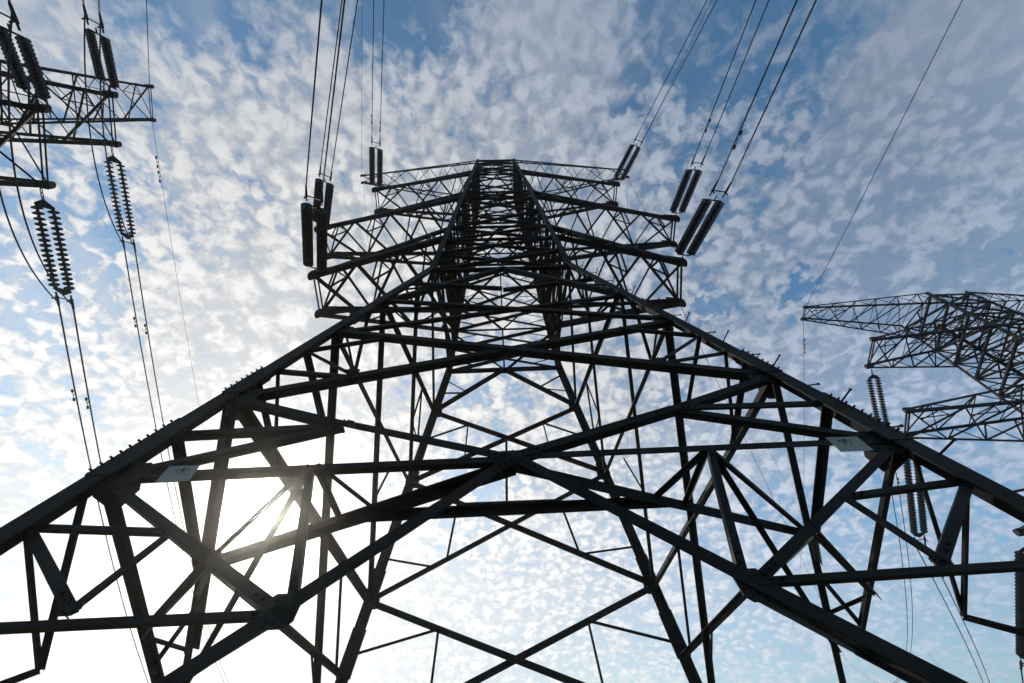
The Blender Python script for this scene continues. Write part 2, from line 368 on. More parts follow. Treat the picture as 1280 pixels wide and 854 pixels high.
((1.891,-1.891,14.41),(1.904,-0.97,14.06),0.04,'R'),
((1.891,-1.891,14.41),(1.879,-0.921,14.76),0.04,'R'),
((1.891,1.891,14.41),(1.904,0.97,14.06),0.04,'R'),
((1.891,1.891,14.41),(1.879,0.921,14.76),0.04,'R'),
((-1.891,-1.891,14.41),(-1.891,1.891,14.41),0.055,'L'),
((-1.916,-1.916,13.71),(-1.891,1.891,14.41),0.045,'L'),
((-1.891,1.891,14.41),(-1.867,-1.867,15.11),0.045,'L'),
((1.891,-1.891,14.41),(1.891,1.891,14.41),0.055,'R'),
((1.916,-1.916,13.71),(1.891,1.891,14.41),0.045,'R'),
((1.891,1.891,14.41),(1.867,-1.867,15.11),0.045,'R'),
((-1.867,-1.867,15.11),(1.793,-1.793,17.21),0.1,'F'),
((1.867,-1.867,15.11),(-1.793,-1.793,17.21),0.1,'F'),
((-1.867,1.867,15.11),(1.793,1.793,17.21),0.1,'B'),
((1.867,1.867,15.11),(-1.793,1.793,17.21),0.1,'B'),
((-1.867,-1.867,15.11),(-1.793,1.793,17.21),0.1,'L'),
((-1.867,1.867,15.11),(-1.793,-1.793,17.21),0.1,'L'),
((1.867,-1.867,15.11),(1.793,1.793,17.21),0.1,'R'),
((1.867,1.867,15.11),(1.793,-1.793,17.21),0.1,'R'),
((-1.83,-1.83,16.16),(-0.952,-1.848,15.635),0.04,'F'),
((-1.83,-1.83,16.16),(-0.878,-1.812,16.685),0.04,'F'),
((1.83,-1.83,16.16),(0.952,-1.848,15.635),0.04,'F'),
((1.83,-1.83,16.16),(0.878,-1.812,16.685),0.04,'F'),
((-1.83,1.83,16.16),(-0.952,1.848,15.635),0.04,'B'),
((-1.83,1.83,16.16),(-0.878,1.812,16.685),0.04,'B'),
((1.83,1.83,16.16),(0.952,1.848,15.635),0.04,'B'),
((1.83,1.83,16.16),(0.878,1.812,16.685),0.04,'B'),
((-1.83,-1.83,16.16),(-1.848,-0.952,15.635),0.04,'L'),
((-1.83,-1.83,16.16),(-1.812,-0.878,16.685),0.04,'L'),
((-1.83,1.83,16.16),(-1.848,0.952,15.635),0.04,'L'),
((-1.83,1.83,16.16),(-1.812,0.878,16.685),0.04,'L'),
((1.83,-1.83,16.16),(1.848,-0.952,15.635),0.04,'R'),
((1.83,-1.83,16.16),(1.812,-0.878,16.685),0.04,'R'),
((1.83,1.83,16.16),(1.848,0.952,15.635),0.04,'R'),
((1.83,1.83,16.16),(1.812,0.878,16.685),0.04,'R'),
((-1.83,-1.83,16.16),(-1.83,1.83,16.16),0.055,'L'),
((-1.867,-1.867,15.11),(-1.83,1.83,16.16),0.045,'L'),
((-1.83,1.83,16.16),(-1.793,-1.793,17.21),0.045,'L'),
((1.83,-1.83,16.16),(1.83,1.83,16.16),0.055,'R'),
((1.867,-1.867,15.11),(1.83,1.83,16.16),0.045,'R'),
((1.83,1.83,16.16),(1.793,-1.793,17.21),0.045,'R'),
((-1.793,-1.793,17.21),(1.72,-1.72,19.31),0.1,'F'),
((1.793,-1.793,17.21),(-1.72,-1.72,19.31),0.1,'F'),
((-1.793,1.793,17.21),(1.72,1.72,19.31),0.1,'B'),
((1.793,1.793,17.21),(-1.72,1.72,19.31),0.1,'B'),
((-1.793,-1.793,17.21),(-1.72,1.72,19.31),0.1,'L'),
((-1.793,1.793,17.21),(-1.72,-1.72,19.31),0.1,'L'),
((1.793,-1.793,17.21),(1.72,1.72,19.31),0.1,'R'),
((1.793,1.793,17.21),(1.72,-1.72,19.31),0.1,'R'),
((-1.756,-1.756,18.26),(-0.915,-1.775,17.735),0.04,'F'),
((-1.756,-1.756,18.26),(-0.841,-1.738,18.785),0.04,'F'),
((1.756,-1.756,18.26),(0.915,-1.775,17.735),0.04,'F'),
((1.756,-1.756,18.26),(0.841,-1.738,18.785),0.04,'F'),
((-1.756,1.756,18.26),(-0.915,1.775,17.735),0.04,'B'),
((-1.756,1.756,18.26),(-0.841,1.738,18.785),0.04,'B'),
((1.756,1.756,18.26),(0.915,1.775,17.735),0.04,'B'),
((1.756,1.756,18.26),(0.841,1.738,18.785),0.04,'B'),
((-1.756,-1.756,18.26),(-1.775,-0.915,17.735),0.04,'L'),
((-1.756,-1.756,18.26),(-1.738,-0.841,18.785),0.04,'L'),
((-1.756,1.756,18.26),(-1.775,0.915,17.735),0.04,'L'),
((-1.756,1.756,18.26),(-1.738,0.841,18.785),0.04,'L'),
((1.756,-1.756,18.26),(1.775,-0.915,17.735),0.04,'R'),
((1.756,-1.756,18.26),(1.738,-0.841,18.785),0.04,'R'),
((1.756,1.756,18.26),(1.775,0.915,17.735),0.04,'R'),
((1.756,1.756,18.26),(1.738,0.841,18.785),0.04,'R'),
((-1.756,-1.756,18.26),(-1.756,1.756,18.26),0.055,'L'),
((-1.793,-1.793,17.21),(-1.756,1.756,18.26),0.045,'L'),
((-1.756,1.756,18.26),(-1.72,-1.72,19.31),0.045,'L'),
((1.756,-1.756,18.26),(1.756,1.756,18.26),0.055,'R'),
((1.793,-1.793,17.21),(1.756,1.756,18.26),0.045,'R'),
((1.756,1.756,18.26),(1.72,-1.72,19.31),0.045,'R'),
((-1.72,-1.72,19.31),(1.671,-1.671,20.71),0.085,'F'),
((1.72,-1.72,19.31),(-1.671,-1.671,20.71),0.085,'F'),
((-1.72,1.72,19.31),(1.671,1.671,20.71),0.085,'B'),
((1.72,1.72,19.31),(-1.671,1.671,20.71),0.085,'B'),
((-1.72,-1.72,19.31),(-1.671,1.671,20.71),0.085,'L'),
((-1.72,1.72,19.31),(-1.671,-1.671,20.71),0.085,'L'),
((1.72,-1.72,19.31),(1.671,1.671,20.71),0.085,'R'),
((1.72,1.72,19.31),(1.671,-1.671,20.71),0.085,'R'),
((-1.695,-1.695,20.01),(-0.872,-1.707,19.66),0.04,'F'),
((-1.695,-1.695,20.01),(-0.823,-1.683,20.36),0.04,'F'),
((1.695,-1.695,20.01),(0.872,-1.707,19.66),0.04,'F'),
((1.695,-1.695,20.01),(0.823,-1.683,20.36),0.04,'F'),
((-1.695,1.695,20.01),(-0.872,1.707,19.66),0.04,'B'),
((-1.695,1.695,20.01),(-0.823,1.683,20.36),0.04,'B'),
((1.695,1.695,20.01),(0.872,1.707,19.66),0.04,'B'),
((1.695,1.695,20.01),(0.823,1.683,20.36),0.04,'B'),
((-1.695,-1.695,20.01),(-1.707,-0.872,19.66),0.04,'L'),
((-1.695,-1.695,20.01),(-1.683,-0.823,20.36),0.04,'L'),
((-1.695,1.695,20.01),(-1.707,0.872,19.66),0.04,'L'),
((-1.695,1.695,20.01),(-1.683,0.823,20.36),0.04,'L'),
((1.695,-1.695,20.01),(1.707,-0.872,19.66),0.04,'R'),
((1.695,-1.695,20.01),(1.683,-0.823,20.36),0.04,'R'),
((1.695,1.695,20.01),(1.707,0.872,19.66),0.04,'R'),
((1.695,1.695,20.01),(1.683,0.823,20.36),0.04,'R'),
((-1.695,-1.695,20.01),(-1.695,1.695,20.01),0.055,'L'),
((-1.72,-1.72,19.31),(-1.695,1.695,20.01),0.045,'L'),
((-1.695,1.695,20.01),(-1.671,-1.671,20.71),0.045,'L'),
((1.695,-1.695,20.01),(1.695,1.695,20.01),0.055,'R'),
((1.72,-1.72,19.31),(1.695,1.695,20.01),0.045,'R'),
((1.695,1.695,20.01),(1.671,-1.671,20.71),0.045,'R'),
((-1.671,-1.671,20.71),(1.594,-1.594,22.91),0.085,'F'),
((1.671,-1.671,20.71),(-1.594,-1.594,22.91),0.085,'F'),
((-1.671,1.671,20.71),(1.594,1.594,22.91),0.085,'B'),
((1.671,1.671,20.71),(-1.594,1.594,22.91),0.085,'B'),
((-1.671,-1.671,20.71),(-1.594,1.594,22.91),0.085,'L'),
((-1.671,1.671,20.71),(-1.594,-1.594,22.91),0.085,'L'),
((1.671,-1.671,20.71),(1.594,1.594,22.91),0.085,'R'),
((1.671,1.671,20.71),(1.594,-1.594,22.91),0.085,'R'),
((-1.632,-1.632,21.81),(-0.855,-1.651,21.26),0.04,'F'),
((-1.632,-1.632,21.81),(-0.778,-1.613,22.36),0.04,'F'),
((1.632,-1.632,21.81),(0.855,-1.651,21.26),0.04,'F'),
((1.632,-1.632,21.81),(0.778,-1.613,22.36),0.04,'F'),
((-1.632,1.632,21.81),(-0.855,1.651,21.26),0.04,'B'),
((-1.632,1.632,21.81),(-0.778,1.613,22.36),0.04,'B'),
((1.632,1.632,21.81),(0.855,1.651,21.26),0.04,'B'),
((1.632,1.632,21.81),(0.778,1.613,22.36),0.04,'B'),
((-1.632,-1.632,21.81),(-1.651,-0.855,21.26),0.04,'L'),
((-1.632,-1.632,21.81),(-1.613,-0.778,22.36),0.04,'L'),
((-1.632,1.632,21.81),(-1.651,0.855,21.26),0.04,'L'),
((-1.632,1.632,21.81),(-1.613,0.778,22.36),0.04,'L'),
((1.632,-1.632,21.81),(1.651,-0.855,21.26),0.04,'R'),
((1.632,-1.632,21.81),(1.613,-0.778,22.36),0.04,'R'),
((1.632,1.632,21.81),(1.651,0.855,21.26),0.04,'R'),
((1.632,1.632,21.81),(1.613,0.778,22.36),0.04,'R'),
((-1.632,-1.632,21.81),(-1.632,1.632,21.81),0.055,'L'),
((-1.671,-1.671,20.71),(-1.632,1.632,21.81),0.045,'L'),
((-1.632,1.632,21.81),(-1.594,-1.594,22.91),0.045,'L'),
((1.632,-1.632,21.81),(1.632,1.632,21.81),0.055,'R'),
((1.671,-1.671,20.71),(1.632,1.632,21.81),0.045,'R'),
((1.632,1.632,21.81),(1.594,-1.594,22.91),0.045,'R'),
((-1.594,-1.594,22.91),(1.516,-1.516,25.11),0.085,'F'),
((1.594,-1.594,22.91),(-1.516,-1.516,25.11),0.085,'F'),
((-1.594,1.594,22.91),(1.516,1.516,25.11),0.085,'B'),
((1.594,1.594,22.91),(-1.516,1.516,25.11),0.085,'B'),
((-1.594,-1.594,22.91),(-1.516,1.516,25.11),0.085,'L'),
((-1.594,1.594,22.91),(-1.516,-1.516,25.11),0.085,'L'),
((1.594,-1.594,22.91),(1.516,1.516,25.11),0.085,'R'),
((1.594,1.594,22.91),(1.516,-1.516,25.11),0.085,'R'),
((-1.555,-1.555,24.01),(-0.816,-1.574,23.46),0.04,'F'),
((-1.555,-1.555,24.01),(-0.739,-1.536,24.56),0.04,'F'),
((1.555,-1.555,24.01),(0.816,-1.574,23.46),0.04,'F'),
((1.555,-1.555,24.01),(0.739,-1.536,24.56),0.04,'F'),
((-1.555,1.555,24.01),(-0.816,1.574,23.46),0.04,'B'),
((-1.555,1.555,24.01),(-0.739,1.536,24.56),0.04,'B'),
((1.555,1.555,24.01),(0.816,1.574,23.46),0.04,'B'),
((1.555,1.555,24.01),(0.739,1.536,24.56),0.04,'B'),
((-1.555,-1.555,24.01),(-1.574,-0.816,23.46),0.04,'L'),
((-1.555,-1.555,24.01),(-1.536,-0.739,24.56),0.04,'L'),
((-1.555,1.555,24.01),(-1.574,0.816,23.46),0.04,'L'),
((-1.555,1.555,24.01),(-1.536,0.739,24.56),0.04,'L'),
((1.555,-1.555,24.01),(1.574,-0.816,23.46),0.04,'R'),
((1.555,-1.555,24.01),(1.536,-0.739,24.56),0.04,'R'),
((1.555,1.555,24.01),(1.574,0.816,23.46),0.04,'R'),
((1.555,1.555,24.01),(1.536,0.739,24.56),0.04,'R'),
((-1.555,-1.555,24.01),(-1.555,1.555,24.01),0.055,'L'),
((-1.594,-1.594,22.91),(-1.555,1.555,24.01),0.045,'L'),
((-1.555,1.555,24.01),(-1.516,-1.516,25.11),0.045,'L'),
((1.555,-1.555,24.01),(1.555,1.555,24.01),0.055,'R'),
((1.594,-1.594,22.91),(1.555,1.555,24.01),0.045,'R'),
((1.555,1.555,24.01),(1.516,-1.516,25.11),0.045,'R'),
((-1.516,-1.516,25.11),(1.467,-1.467,26.51),0.085,'F'),
((1.516,-1.516,25.11),(-1.467,-1.467,26.51),0.085,'F'),
((-1.516,1.516,25.11),(1.467,1.467,26.51),0.085,'B'),
((1.516,1.516,25.11),(-1.467,1.467,26.51),0.085,'B'),
((-1.516,-1.516,25.11),(-1.467,1.467,26.51),0.085,'L'),
((-1.516,1.516,25.11),(-1.467,-1.467,26.51),0.085,'L'),
((1.516,-1.516,25.11),(1.467,1.467,26.51),0.085,'R'),
((1.516,1.516,25.11),(1.467,-1.467,26.51),0.085,'R'),
((-1.492,-1.492,25.81),(-0.77,-1.504,25.46),0.04,'F'),
((-1.492,-1.492,25.81),(-0.721,-1.48,26.16),0.04,'F'),
((1.492,-1.492,25.81),(0.77,-1.504,25.46),0.04,'F'),
((1.492,-1.492,25.81),(0.721,-1.48,26.16),0.04,'F'),
((-1.492,1.492,25.81),(-0.77,1.504,25.46),0.04,'B'),
((-1.492,1.492,25.81),(-0.721,1.48,26.16),0.04,'B'),
((1.492,1.492,25.81),(0.77,1.504,25.46),0.04,'B'),
((1.492,1.492,25.81),(0.721,1.48,26.16),0.04,'B'),
((-1.492,-1.492,25.81),(-1.504,-0.77,25.46),0.04,'L'),
((-1.492,-1.492,25.81),(-1.48,-0.721,26.16),0.04,'L'),
((-1.492,1.492,25.81),(-1.504,0.77,25.46),0.04,'L'),
((-1.492,1.492,25.81),(-1.48,0.721,26.16),0.04,'L'),
((1.492,-1.492,25.81),(1.504,-0.77,25.46),0.04,'R'),
((1.492,-1.492,25.81),(1.48,-0.721,26.16),0.04,'R'),
((1.492,1.492,25.81),(1.504,0.77,25.46),0.04,'R'),
((1.492,1.492,25.81),(1.48,0.721,26.16),0.04,'R'),
((-1.492,-1.492,25.81),(-1.492,1.492,25.81),0.055,'L'),
((-1.516,-1.516,25.11),(-1.492,1.492,25.81),0.045,'L'),
((-1.492,1.492,25.81),(-1.467,-1.467,26.51),0.045,'L'),
((1.492,-1.492,25.81),(1.492,1.492,25.81),0.055,'R'),
((1.516,-1.516,25.11),(1.492,1.492,25.81),0.045,'R'),
((1.492,1.492,25.81),(1.467,-1.467,26.51),0.045,'R'),
((-1.467,-1.467,26.51),(1.418,-1.418,27.91),0.085,'F'),
((1.467,-1.467,26.51),(-1.418,-1.418,27.91),0.085,'F'),
((-1.467,1.467,26.51),(1.418,1.418,27.91),0.085,'B'),
((1.467,1.467,26.51),(-1.418,1.418,27.91),0.085,'B'),
((-1.467,-1.467,26.51),(-1.418,1.418,27.91),0.085,'L'),
((-1.467,1.467,26.51),(-1.418,-1.418,27.91),0.085,'L'),
((1.467,-1.467,26.51),(1.418,1.418,27.91),0.085,'R'),
((1.467,1.467,26.51),(1.418,-1.418,27.91),0.085,'R'),
((-1.443,-1.443,27.21),(-0.746,-1.455,26.86),0.04,'F'),
((-1.443,-1.443,27.21),(-0.697,-1.431,27.56),0.04,'F'),
((1.443,-1.443,27.21),(0.746,-1.455,26.86),0.04,'F'),
((1.443,-1.443,27.21),(0.697,-1.431,27.56),0.04,'F'),
((-1.443,1.443,27.21),(-0.746,1.455,26.86),0.04,'B'),
((-1.443,1.443,27.21),(-0.697,1.431,27.56),0.04,'B'),
((1.443,1.443,27.21),(0.746,1.455,26.86),0.04,'B'),
((1.443,1.443,27.21),(0.697,1.431,27.56),0.04,'B'),
((-1.443,-1.443,27.21),(-1.455,-0.746,26.86),0.04,'L'),
((-1.443,-1.443,27.21),(-1.431,-0.697,27.56),0.04,'L'),
((-1.443,1.443,27.21),(-1.455,0.746,26.86),0.04,'L'),
((-1.443,1.443,27.21),(-1.431,0.697,27.56),0.04,'L'),
((1.443,-1.443,27.21),(1.455,-0.746,26.86),0.04,'R'),
((1.443,-1.443,27.21),(1.431,-0.697,27.56),0.04,'R'),
((1.443,1.443,27.21),(1.455,0.746,26.86),0.04,'R'),
((1.443,1.443,27.21),(1.431,0.697,27.56),0.04,'R'),
((-1.443,-1.443,27.21),(-1.443,1.443,27.21),0.055,'L'),
((-1.467,-1.467,26.51),(-1.443,1.443,27.21),0.045,'L'),
((-1.443,1.443,27.21),(-1.418,-1.418,27.91),0.045,'L'),
((1.443,-1.443,27.21),(1.443,1.443,27.21),0.055,'R'),
((1.467,-1.467,26.51),(1.443,1.443,27.21),0.045,'R'),
((1.443,1.443,27.21),(1.418,-1.418,27.91),0.045,'R'),
((-1.418,-1.418,27.91),(1.376,-1.376,29.11),0.085,'F'),
((1.418,-1.418,27.91),(-1.376,-1.376,29.11),0.085,'F'),
((-1.418,1.418,27.91),(1.376,1.376,29.11),0.085,'B'),
((1.418,1.418,27.91),(-1.376,1.376,29.11),0.085,'B'),
((-1.418,-1.418,27.91),(-1.376,1.376,29.11),0.085,'L'),
((-1.418,1.418,27.91),(-1.376,-1.376,29.11),0.085,'L'),
((1.418,-1.418,27.91),(1.376,1.376,29.11),0.085,'R'),
((1.418,1.418,27.91),(1.376,-1.376,29.11),0.085,'R'),
((-1.397,-1.397,28.51),(-0.72,-1.408,28.21),0.04,'F'),
((-1.397,-1.397,28.51),(-0.678,-1.387,28.81),0.04,'F'),
((1.397,-1.397,28.51),(0.72,-1.408,28.21),0.04,'F'),
((1.397,-1.397,28.51),(0.678,-1.387,28.81),0.04,'F'),
((-1.397,1.397,28.51),(-0.72,1.408,28.21),0.04,'B'),
((-1.397,1.397,28.51),(-0.678,1.387,28.81),0.04,'B'),
((1.397,1.397,28.51),(0.72,1.408,28.21),0.04,'B'),
((1.397,1.397,28.51),(0.678,1.387,28.81),0.04,'B'),
((-1.397,-1.397,28.51),(-1.408,-0.72,28.21),0.04,'L'),
((-1.397,-1.397,28.51),(-1.387,-0.678,28.81),0.04,'L'),
((-1.397,1.397,28.51),(-1.408,0.72,28.21),0.04,'L'),
((-1.397,1.397,28.51),(-1.387,0.678,28.81),0.04,'L'),
((1.397,-1.397,28.51),(1.408,-0.72,28.21),0.04,'R'),
((1.397,-1.397,28.51),(1.387,-0.678,28.81),0.04,'R'),
((1.397,1.397,28.51),(1.408,0.72,28.21),0.04,'R'),
((1.397,1.397,28.51),(1.387,0.678,28.81),0.04,'R'),
((-1.397,-1.397,28.51),(-1.397,1.397,28.51),0.055,'L'),
((-1.418,-1.418,27.91),(-1.397,1.397,28.51),0.045,'L'),
((-1.397,1.397,28.51),(-1.376,-1.376,29.11),0.045,'L'),
((1.397,-1.397,28.51),(1.397,1.397,28.51),0.055,'R'),
((1.418,-1.418,27.91),(1.397,1.397,28.51),0.045,'R'),
((1.397,1.397,28.51),(1.376,-1.376,29.11),0.045,'R'),
((-1.376,-1.376,29.11),(1.334,-1.334,30.31),0.085,'F'),
((1.376,-1.376,29.11),(-1.334,-1.334,30.31),0.085,'F'),
((-1.376,1.376,29.11),(1.334,1.334,30.31),0.085,'B'),
((1.376,1.376,29.11),(-1.334,1.334,30.31),0.085,'B'),
((-1.376,-1.376,29.11),(-1.334,1.334,30.31),0.085,'L'),
((-1.376,1.376,29.11),(-1.334,-1.334,30.31),0.085,'L'),
((1.376,-1.376,29.11),(1.334,1.334,30.31),0.085,'R'),
((1.376,1.376,29.11),(1.334,-1.334,30.31),0.085,'R'),
((-1.355,-1.355,29.71),(-0.699,-1.366,29.41),0.04,'F'),
((-1.355,-1.355,29.71),(-0.657,-1.345,30.01),0.04,'F'),
((1.355,-1.355,29.71),(0.699,-1.366,29.41),0.04,'F'),
((1.355,-1.355,29.71),(0.657,-1.345,30.01),0.04,'F'),
((-1.355,1.355,29.71),(-0.699,1.366,29.41),0.04,'B'),
((-1.355,1.355,29.71),(-0.657,1.345,30.01),0.04,'B'),
((1.355,1.355,29.71),(0.699,1.366,29.41),0.04,'B'),
((1.355,1.355,29.71),(0.657,1.345,30.01),0.04,'B'),
((-1.355,-1.355,29.71),(-1.366,-0.699,29.41),0.04,'L'),
((-1.355,-1.355,29.71),(-1.345,-0.657,30.01),0.04,'L'),
((-1.355,1.355,29.71),(-1.366,0.699,29.41),0.04,'L'),
((-1.355,1.355,29.71),(-1.345,0.657,30.01),0.04,'L'),
((1.355,-1.355,29.71),(1.366,-0.699,29.41),0.04,'R'),
((1.355,-1.355,29.71),(1.345,-0.657,30.01),0.04,'R'),
((1.355,1.355,29.71),(1.366,0.699,29.41),0.04,'R'),
((1.355,1.355,29.71),(1.345,0.657,30.01),0.04,'R'),
((-1.355,-1.355,29.71),(-1.355,1.355,29.71),0.055,'L'),
((-1.376,-1.376,29.11),(-1.355,1.355,29.71),0.045,'L'),
((-1.355,1.355,29.71),(-1.334,-1.334,30.31),0.045,'L'),
((1.355,-1.355,29.71),(1.355,1.355,29.71),0.055,'R'),
((1.376,-1.376,29.11),(1.355,1.355,29.71),0.045,'R'),
((1.355,1.355,29.71),(1.334,-1.334,30.31),0.045,'R'),
((-1.916,-1.916,13.71),(1.916,-1.916,13.71),0.1,'F'),
((-1.916,1.916,13.71),(1.916,1.916,13.71),0.1,'B'),
((-1.916,-1.916,13.71),(-1.916,1.916,13.71),0.1,'L'),
((1.916,-1.916,13.71),(1.916,1.916,13.71),0.1,'R'),
((-1.867,-1.867,15.11),(1.867,-1.867,15.11),0.1,'F'),
((-1.867,1.867,15.11),(1.867,1.867,15.11),0.1,'B'),
((-1.867,-1.867,15.11),(-1.867,1.867,15.11),0.1,'L'),
((1.867,-1.867,15.11),(1.867,1.867,15.11),0.1,'R'),
((-1.72,-1.72,19.31),(1.72,-1.72,19.31),0.1,'F'),
((-1.72,1.72,19.31),(1.72,1.72,19.31),0.1,'B'),
((-1.72,-1.72,19.31),(-1.72,1.72,19.31),0.1,'L'),
((1.72,-1.72,19.31),(1.72,1.72,19.31),0.1,'R'),
((-1.671,-1.671,20.71),(1.671,-1.671,20.71),0.1,'F'),
((-1.671,1.671,20.71),(1.671,1.671,20.71),0.1,'B'),
((-1.671,-1.671,20.71),(-1.671,1.671,20.71),0.1,'L'),
((1.671,-1.671,20.71),(1.671,1.671,20.71),0.1,'R'),
((-1.516,-1.516,25.11),(1.516,-1.516,25.11),0.1,'F'),
((-1.516,1.516,25.11),(1.516,1.516,25.11),0.1,'B'),
((-1.516,-1.516,25.11),(-1.516,1.516,25.11),0.1,'L'),
((1.516,-1.516,25.11),(1.516,1.516,25.11),0.1,'R'),
((-1.467,-1.467,26.51),(1.467,-1.467,26.51),0.1,'F'),
((-1.467,1.467,26.51),(1.467,1.467,26.51),0.1,'B'),
((-1.467,-1.467,26.51),(-1.467,1.467,26.51),0.1,'L'),
((1.467,-1.467,26.51),(1.467,1.467,26.51),0.1,'R'),
((-1.376,-1.376,29.11),(1.376,-1.376,29.11),0.1,'F'),
((-1.376,1.376,29.11),(1.376,1.376,29.11),0.1,'B'),
((-1.376,-1.376,29.11),(-1.376,1.376,29.11),0.1,'L'),
((1.376,-1.376,29.11),(1.376,1.376,29.11),0.1,'R'),
((-1.334,-1.334,30.31),(1.334,-1.334,30.31),0.1,'F'),
((-1.334,1.334,30.31),(1.334,1.334,30.31),0.1,'B'),
((-1.334,-1.334,30.31),(-1.334,1.334,30.31),0.1,'L'),
((1.334,-1.334,30.31),(1.334,1.334,30.31),0.1,'R'),
((0.0,-1.94,11.27),(1.94,0.0,11.27),0.07,'P'),
((1.94,0.0,11.27),(0.0,1.94,11.27),0.07,'P'),
((0.0,1.94,11.27),(-1.94,0.0,11.27),0.07,'P'),
((-1.94,0.0,11.27),(0.0,-1.94,11.27),0.07,'P'),
((0.0,-1.856,13.67),(1.856,0.0,13.67),0.07,'P'),
((1.856,0.0,13.67),(0.0,1.856,13.67),0.07,'P'),
((0.0,1.856,13.67),(-1.856,0.0,13.67),0.07,'P'),
((-1.856,0.0,13.67),(0.0,-1.856,13.67),0.07,'P'),
((0.0,-1.807,15.07),(1.807,0.0,15.07),0.07,'P'),
((1.807,0.0,15.07),(0.0,1.807,15.07),0.07,'P'),
((0.0,1.807,15.07),(-1.807,0.0,15.07),0.07,'P'),
((-1.807,0.0,15.07),(0.0,-1.807,15.07),0.07,'P'),
((0.0,-1.66,19.27),(1.66,0.0,19.27),0.07,'P'),
((1.66,0.0,19.27),(0.0,1.66,19.27),0.07,'P'),
((0.0,1.66,19.27),(-1.66,0.0,19.27),0.07,'P'),
((-1.66,0.0,19.27),(0.0,-1.66,19.27),0.07,'P'),
((0.0,-1.611,20.67),(1.611,0.0,20.67),0.07,'P'),
((1.611,0.0,20.67),(0.0,1.611,20.67),0.07,'P'),
((0.0,1.611,20.67),(-1.611,0.0,20.67),0.07,'P'),
((-1.611,0.0,20.67),(0.0,-1.611,20.67),0.07,'P'),
((0.0,-1.456,25.07),(1.456,0.0,25.07),0.07,'P'),
((1.456,0.0,25.07),(0.0,1.456,25.07),0.07,'P'),
((0.0,1.456,25.07),(-1.456,0.0,25.07),0.07,'P'),
((-1.456,0.0,25.07),(0.0,-1.456,25.07),0.07,'P'),
((0.0,-1.316,29.07),(1.316,0.0,29.07),0.07,'P'),
((1.316,0.0,29.07),(0.0,1.316,29.07),0.07,'P'),
((0.0,1.316,29.07),(-1.316,0.0,29.07),0.07,'P'),
((-1.316,0.0,29.07),(0.0,-1.316,29.07),0.07,'P'),
((0.0,-1.274,30.27),(1.274,0.0,30.27),0.07,'P'),
((1.274,0.0,30.27),(0.0,1.274,30.27),0.07,'P'),
((0.0,1.274,30.27),(-1.274,0.0,30.27),0.07,'P'),
((-1.274,0.0,30.27),(0.0,-1.274,30.27),0.07,'P'),
((0.0,2.0,11.31),(0.0,1.916,13.71),0.06,'B'),
((-1.958,1.958,12.51),(-0.881,1.958,12.51),0.04,'B'),
((1.958,1.958,12.51),(0.881,1.958,12.51),0.04,'B'),
((-1.958,-1.958,12.51),(-0.881,-1.958,12.51),0.04,'F'),
((1.958,-1.958,12.51),(0.881,-1.958,12.51),0.04,'F'),
((0.0,1.867,15.11),(0.0,1.793,17.21),0.06,'B'),
((-1.83,1.83,16.16),(-0.824,1.83,16.16),0.04,'B'),
((1.83,1.83,16.16),(0.824,1.83,16.16),0.04,'B'),
((-1.83,-1.83,16.16),(-0.824,-1.83,16.16),0.04,'F'),
((1.83,-1.83,16.16),(0.824,-1.83,16.16),0.04,'F'),
((0.0,1.793,17.21),(0.0,1.72,19.31),0.06,'B'),
((-1.756,1.756,18.26),(-0.79,1.756,18.26),0.04,'B'),
((1.756,1.756,18.26),(0.79,1.756,18.26),0.04,'B'),
((-1.756,-1.756,18.26),(-0.79,-1.756,18.26),0.04,'F'),
((1.756,-1.756,18.26),(0.79,-1.756,18.26),0.04,'F')]
ARMS = [
('T3',-1,(-6.569,-0.823,13.61),(-6.856,0.771,13.61),[(-1.916,-1.916,13.71),(-1.916,1.916,13.71),(-1.867,-1.867,15.11),(-1.867,1.867,15.11)],3,0.2),
('T3',1,(6.51,-0.912,13.61),(6.949,0.818,13.61),[(1.916,-1.916,13.71),(1.916,1.916,13.71),(1.867,-1.867,15.11),(1.867,1.867,15.11)],3,0.2),
('T2',-1,(-8.489,-0.581,19.01),(-8.462,0.794,19.01),[(-1.72,-1.72,19.31),(-1.72,1.72,19.31),(-1.671,-1.671,20.71),(-1.671,1.671,20.71)],4,0.18),
('T2',1,(8.571,-0.652,19.01),(8.789,0.654,19.01),[(1.72,-1.72,19.31),(1.72,1.72,19.31),(1.671,-1.671,20.71),(1.671,1.671,20.71)],4,0.18),
('T1',-1,(-7.468,-0.685,25.51),(-7.621,0.625,25.51),[(-1.516,-1.516,25.11),(-1.516,1.516,25.11),(-1.467,-1.467,26.51),(-1.467,1.467,26.51)],3,0.165),
('T1',1,(7.479,-0.701,25.51),(7.574,0.526,25.51),[(1.516,-1.516,25.11),(1.516,1.516,25.11),(1.467,-1.467,26.51),(1.467,1.467,26.51)],3,0.165),
('E',-1,(-9.64,-0.52,30.11),(-9.72,-0.04,30.11),[(-1.376,-1.376,29.11),(-1.376,1.376,29.11),(-1.334,-1.334,30.31),(-1.334,1.334,30.31)],5,0.08),
('E',1,(9.64,-0.52,30.11),(9.72,-0.04,30.11),[(1.376,-1.376,29.11),(1.376,1.376,29.11),(1.334,-1.334,30.31),(1.334,1.334,30.31)],5,0.08)]
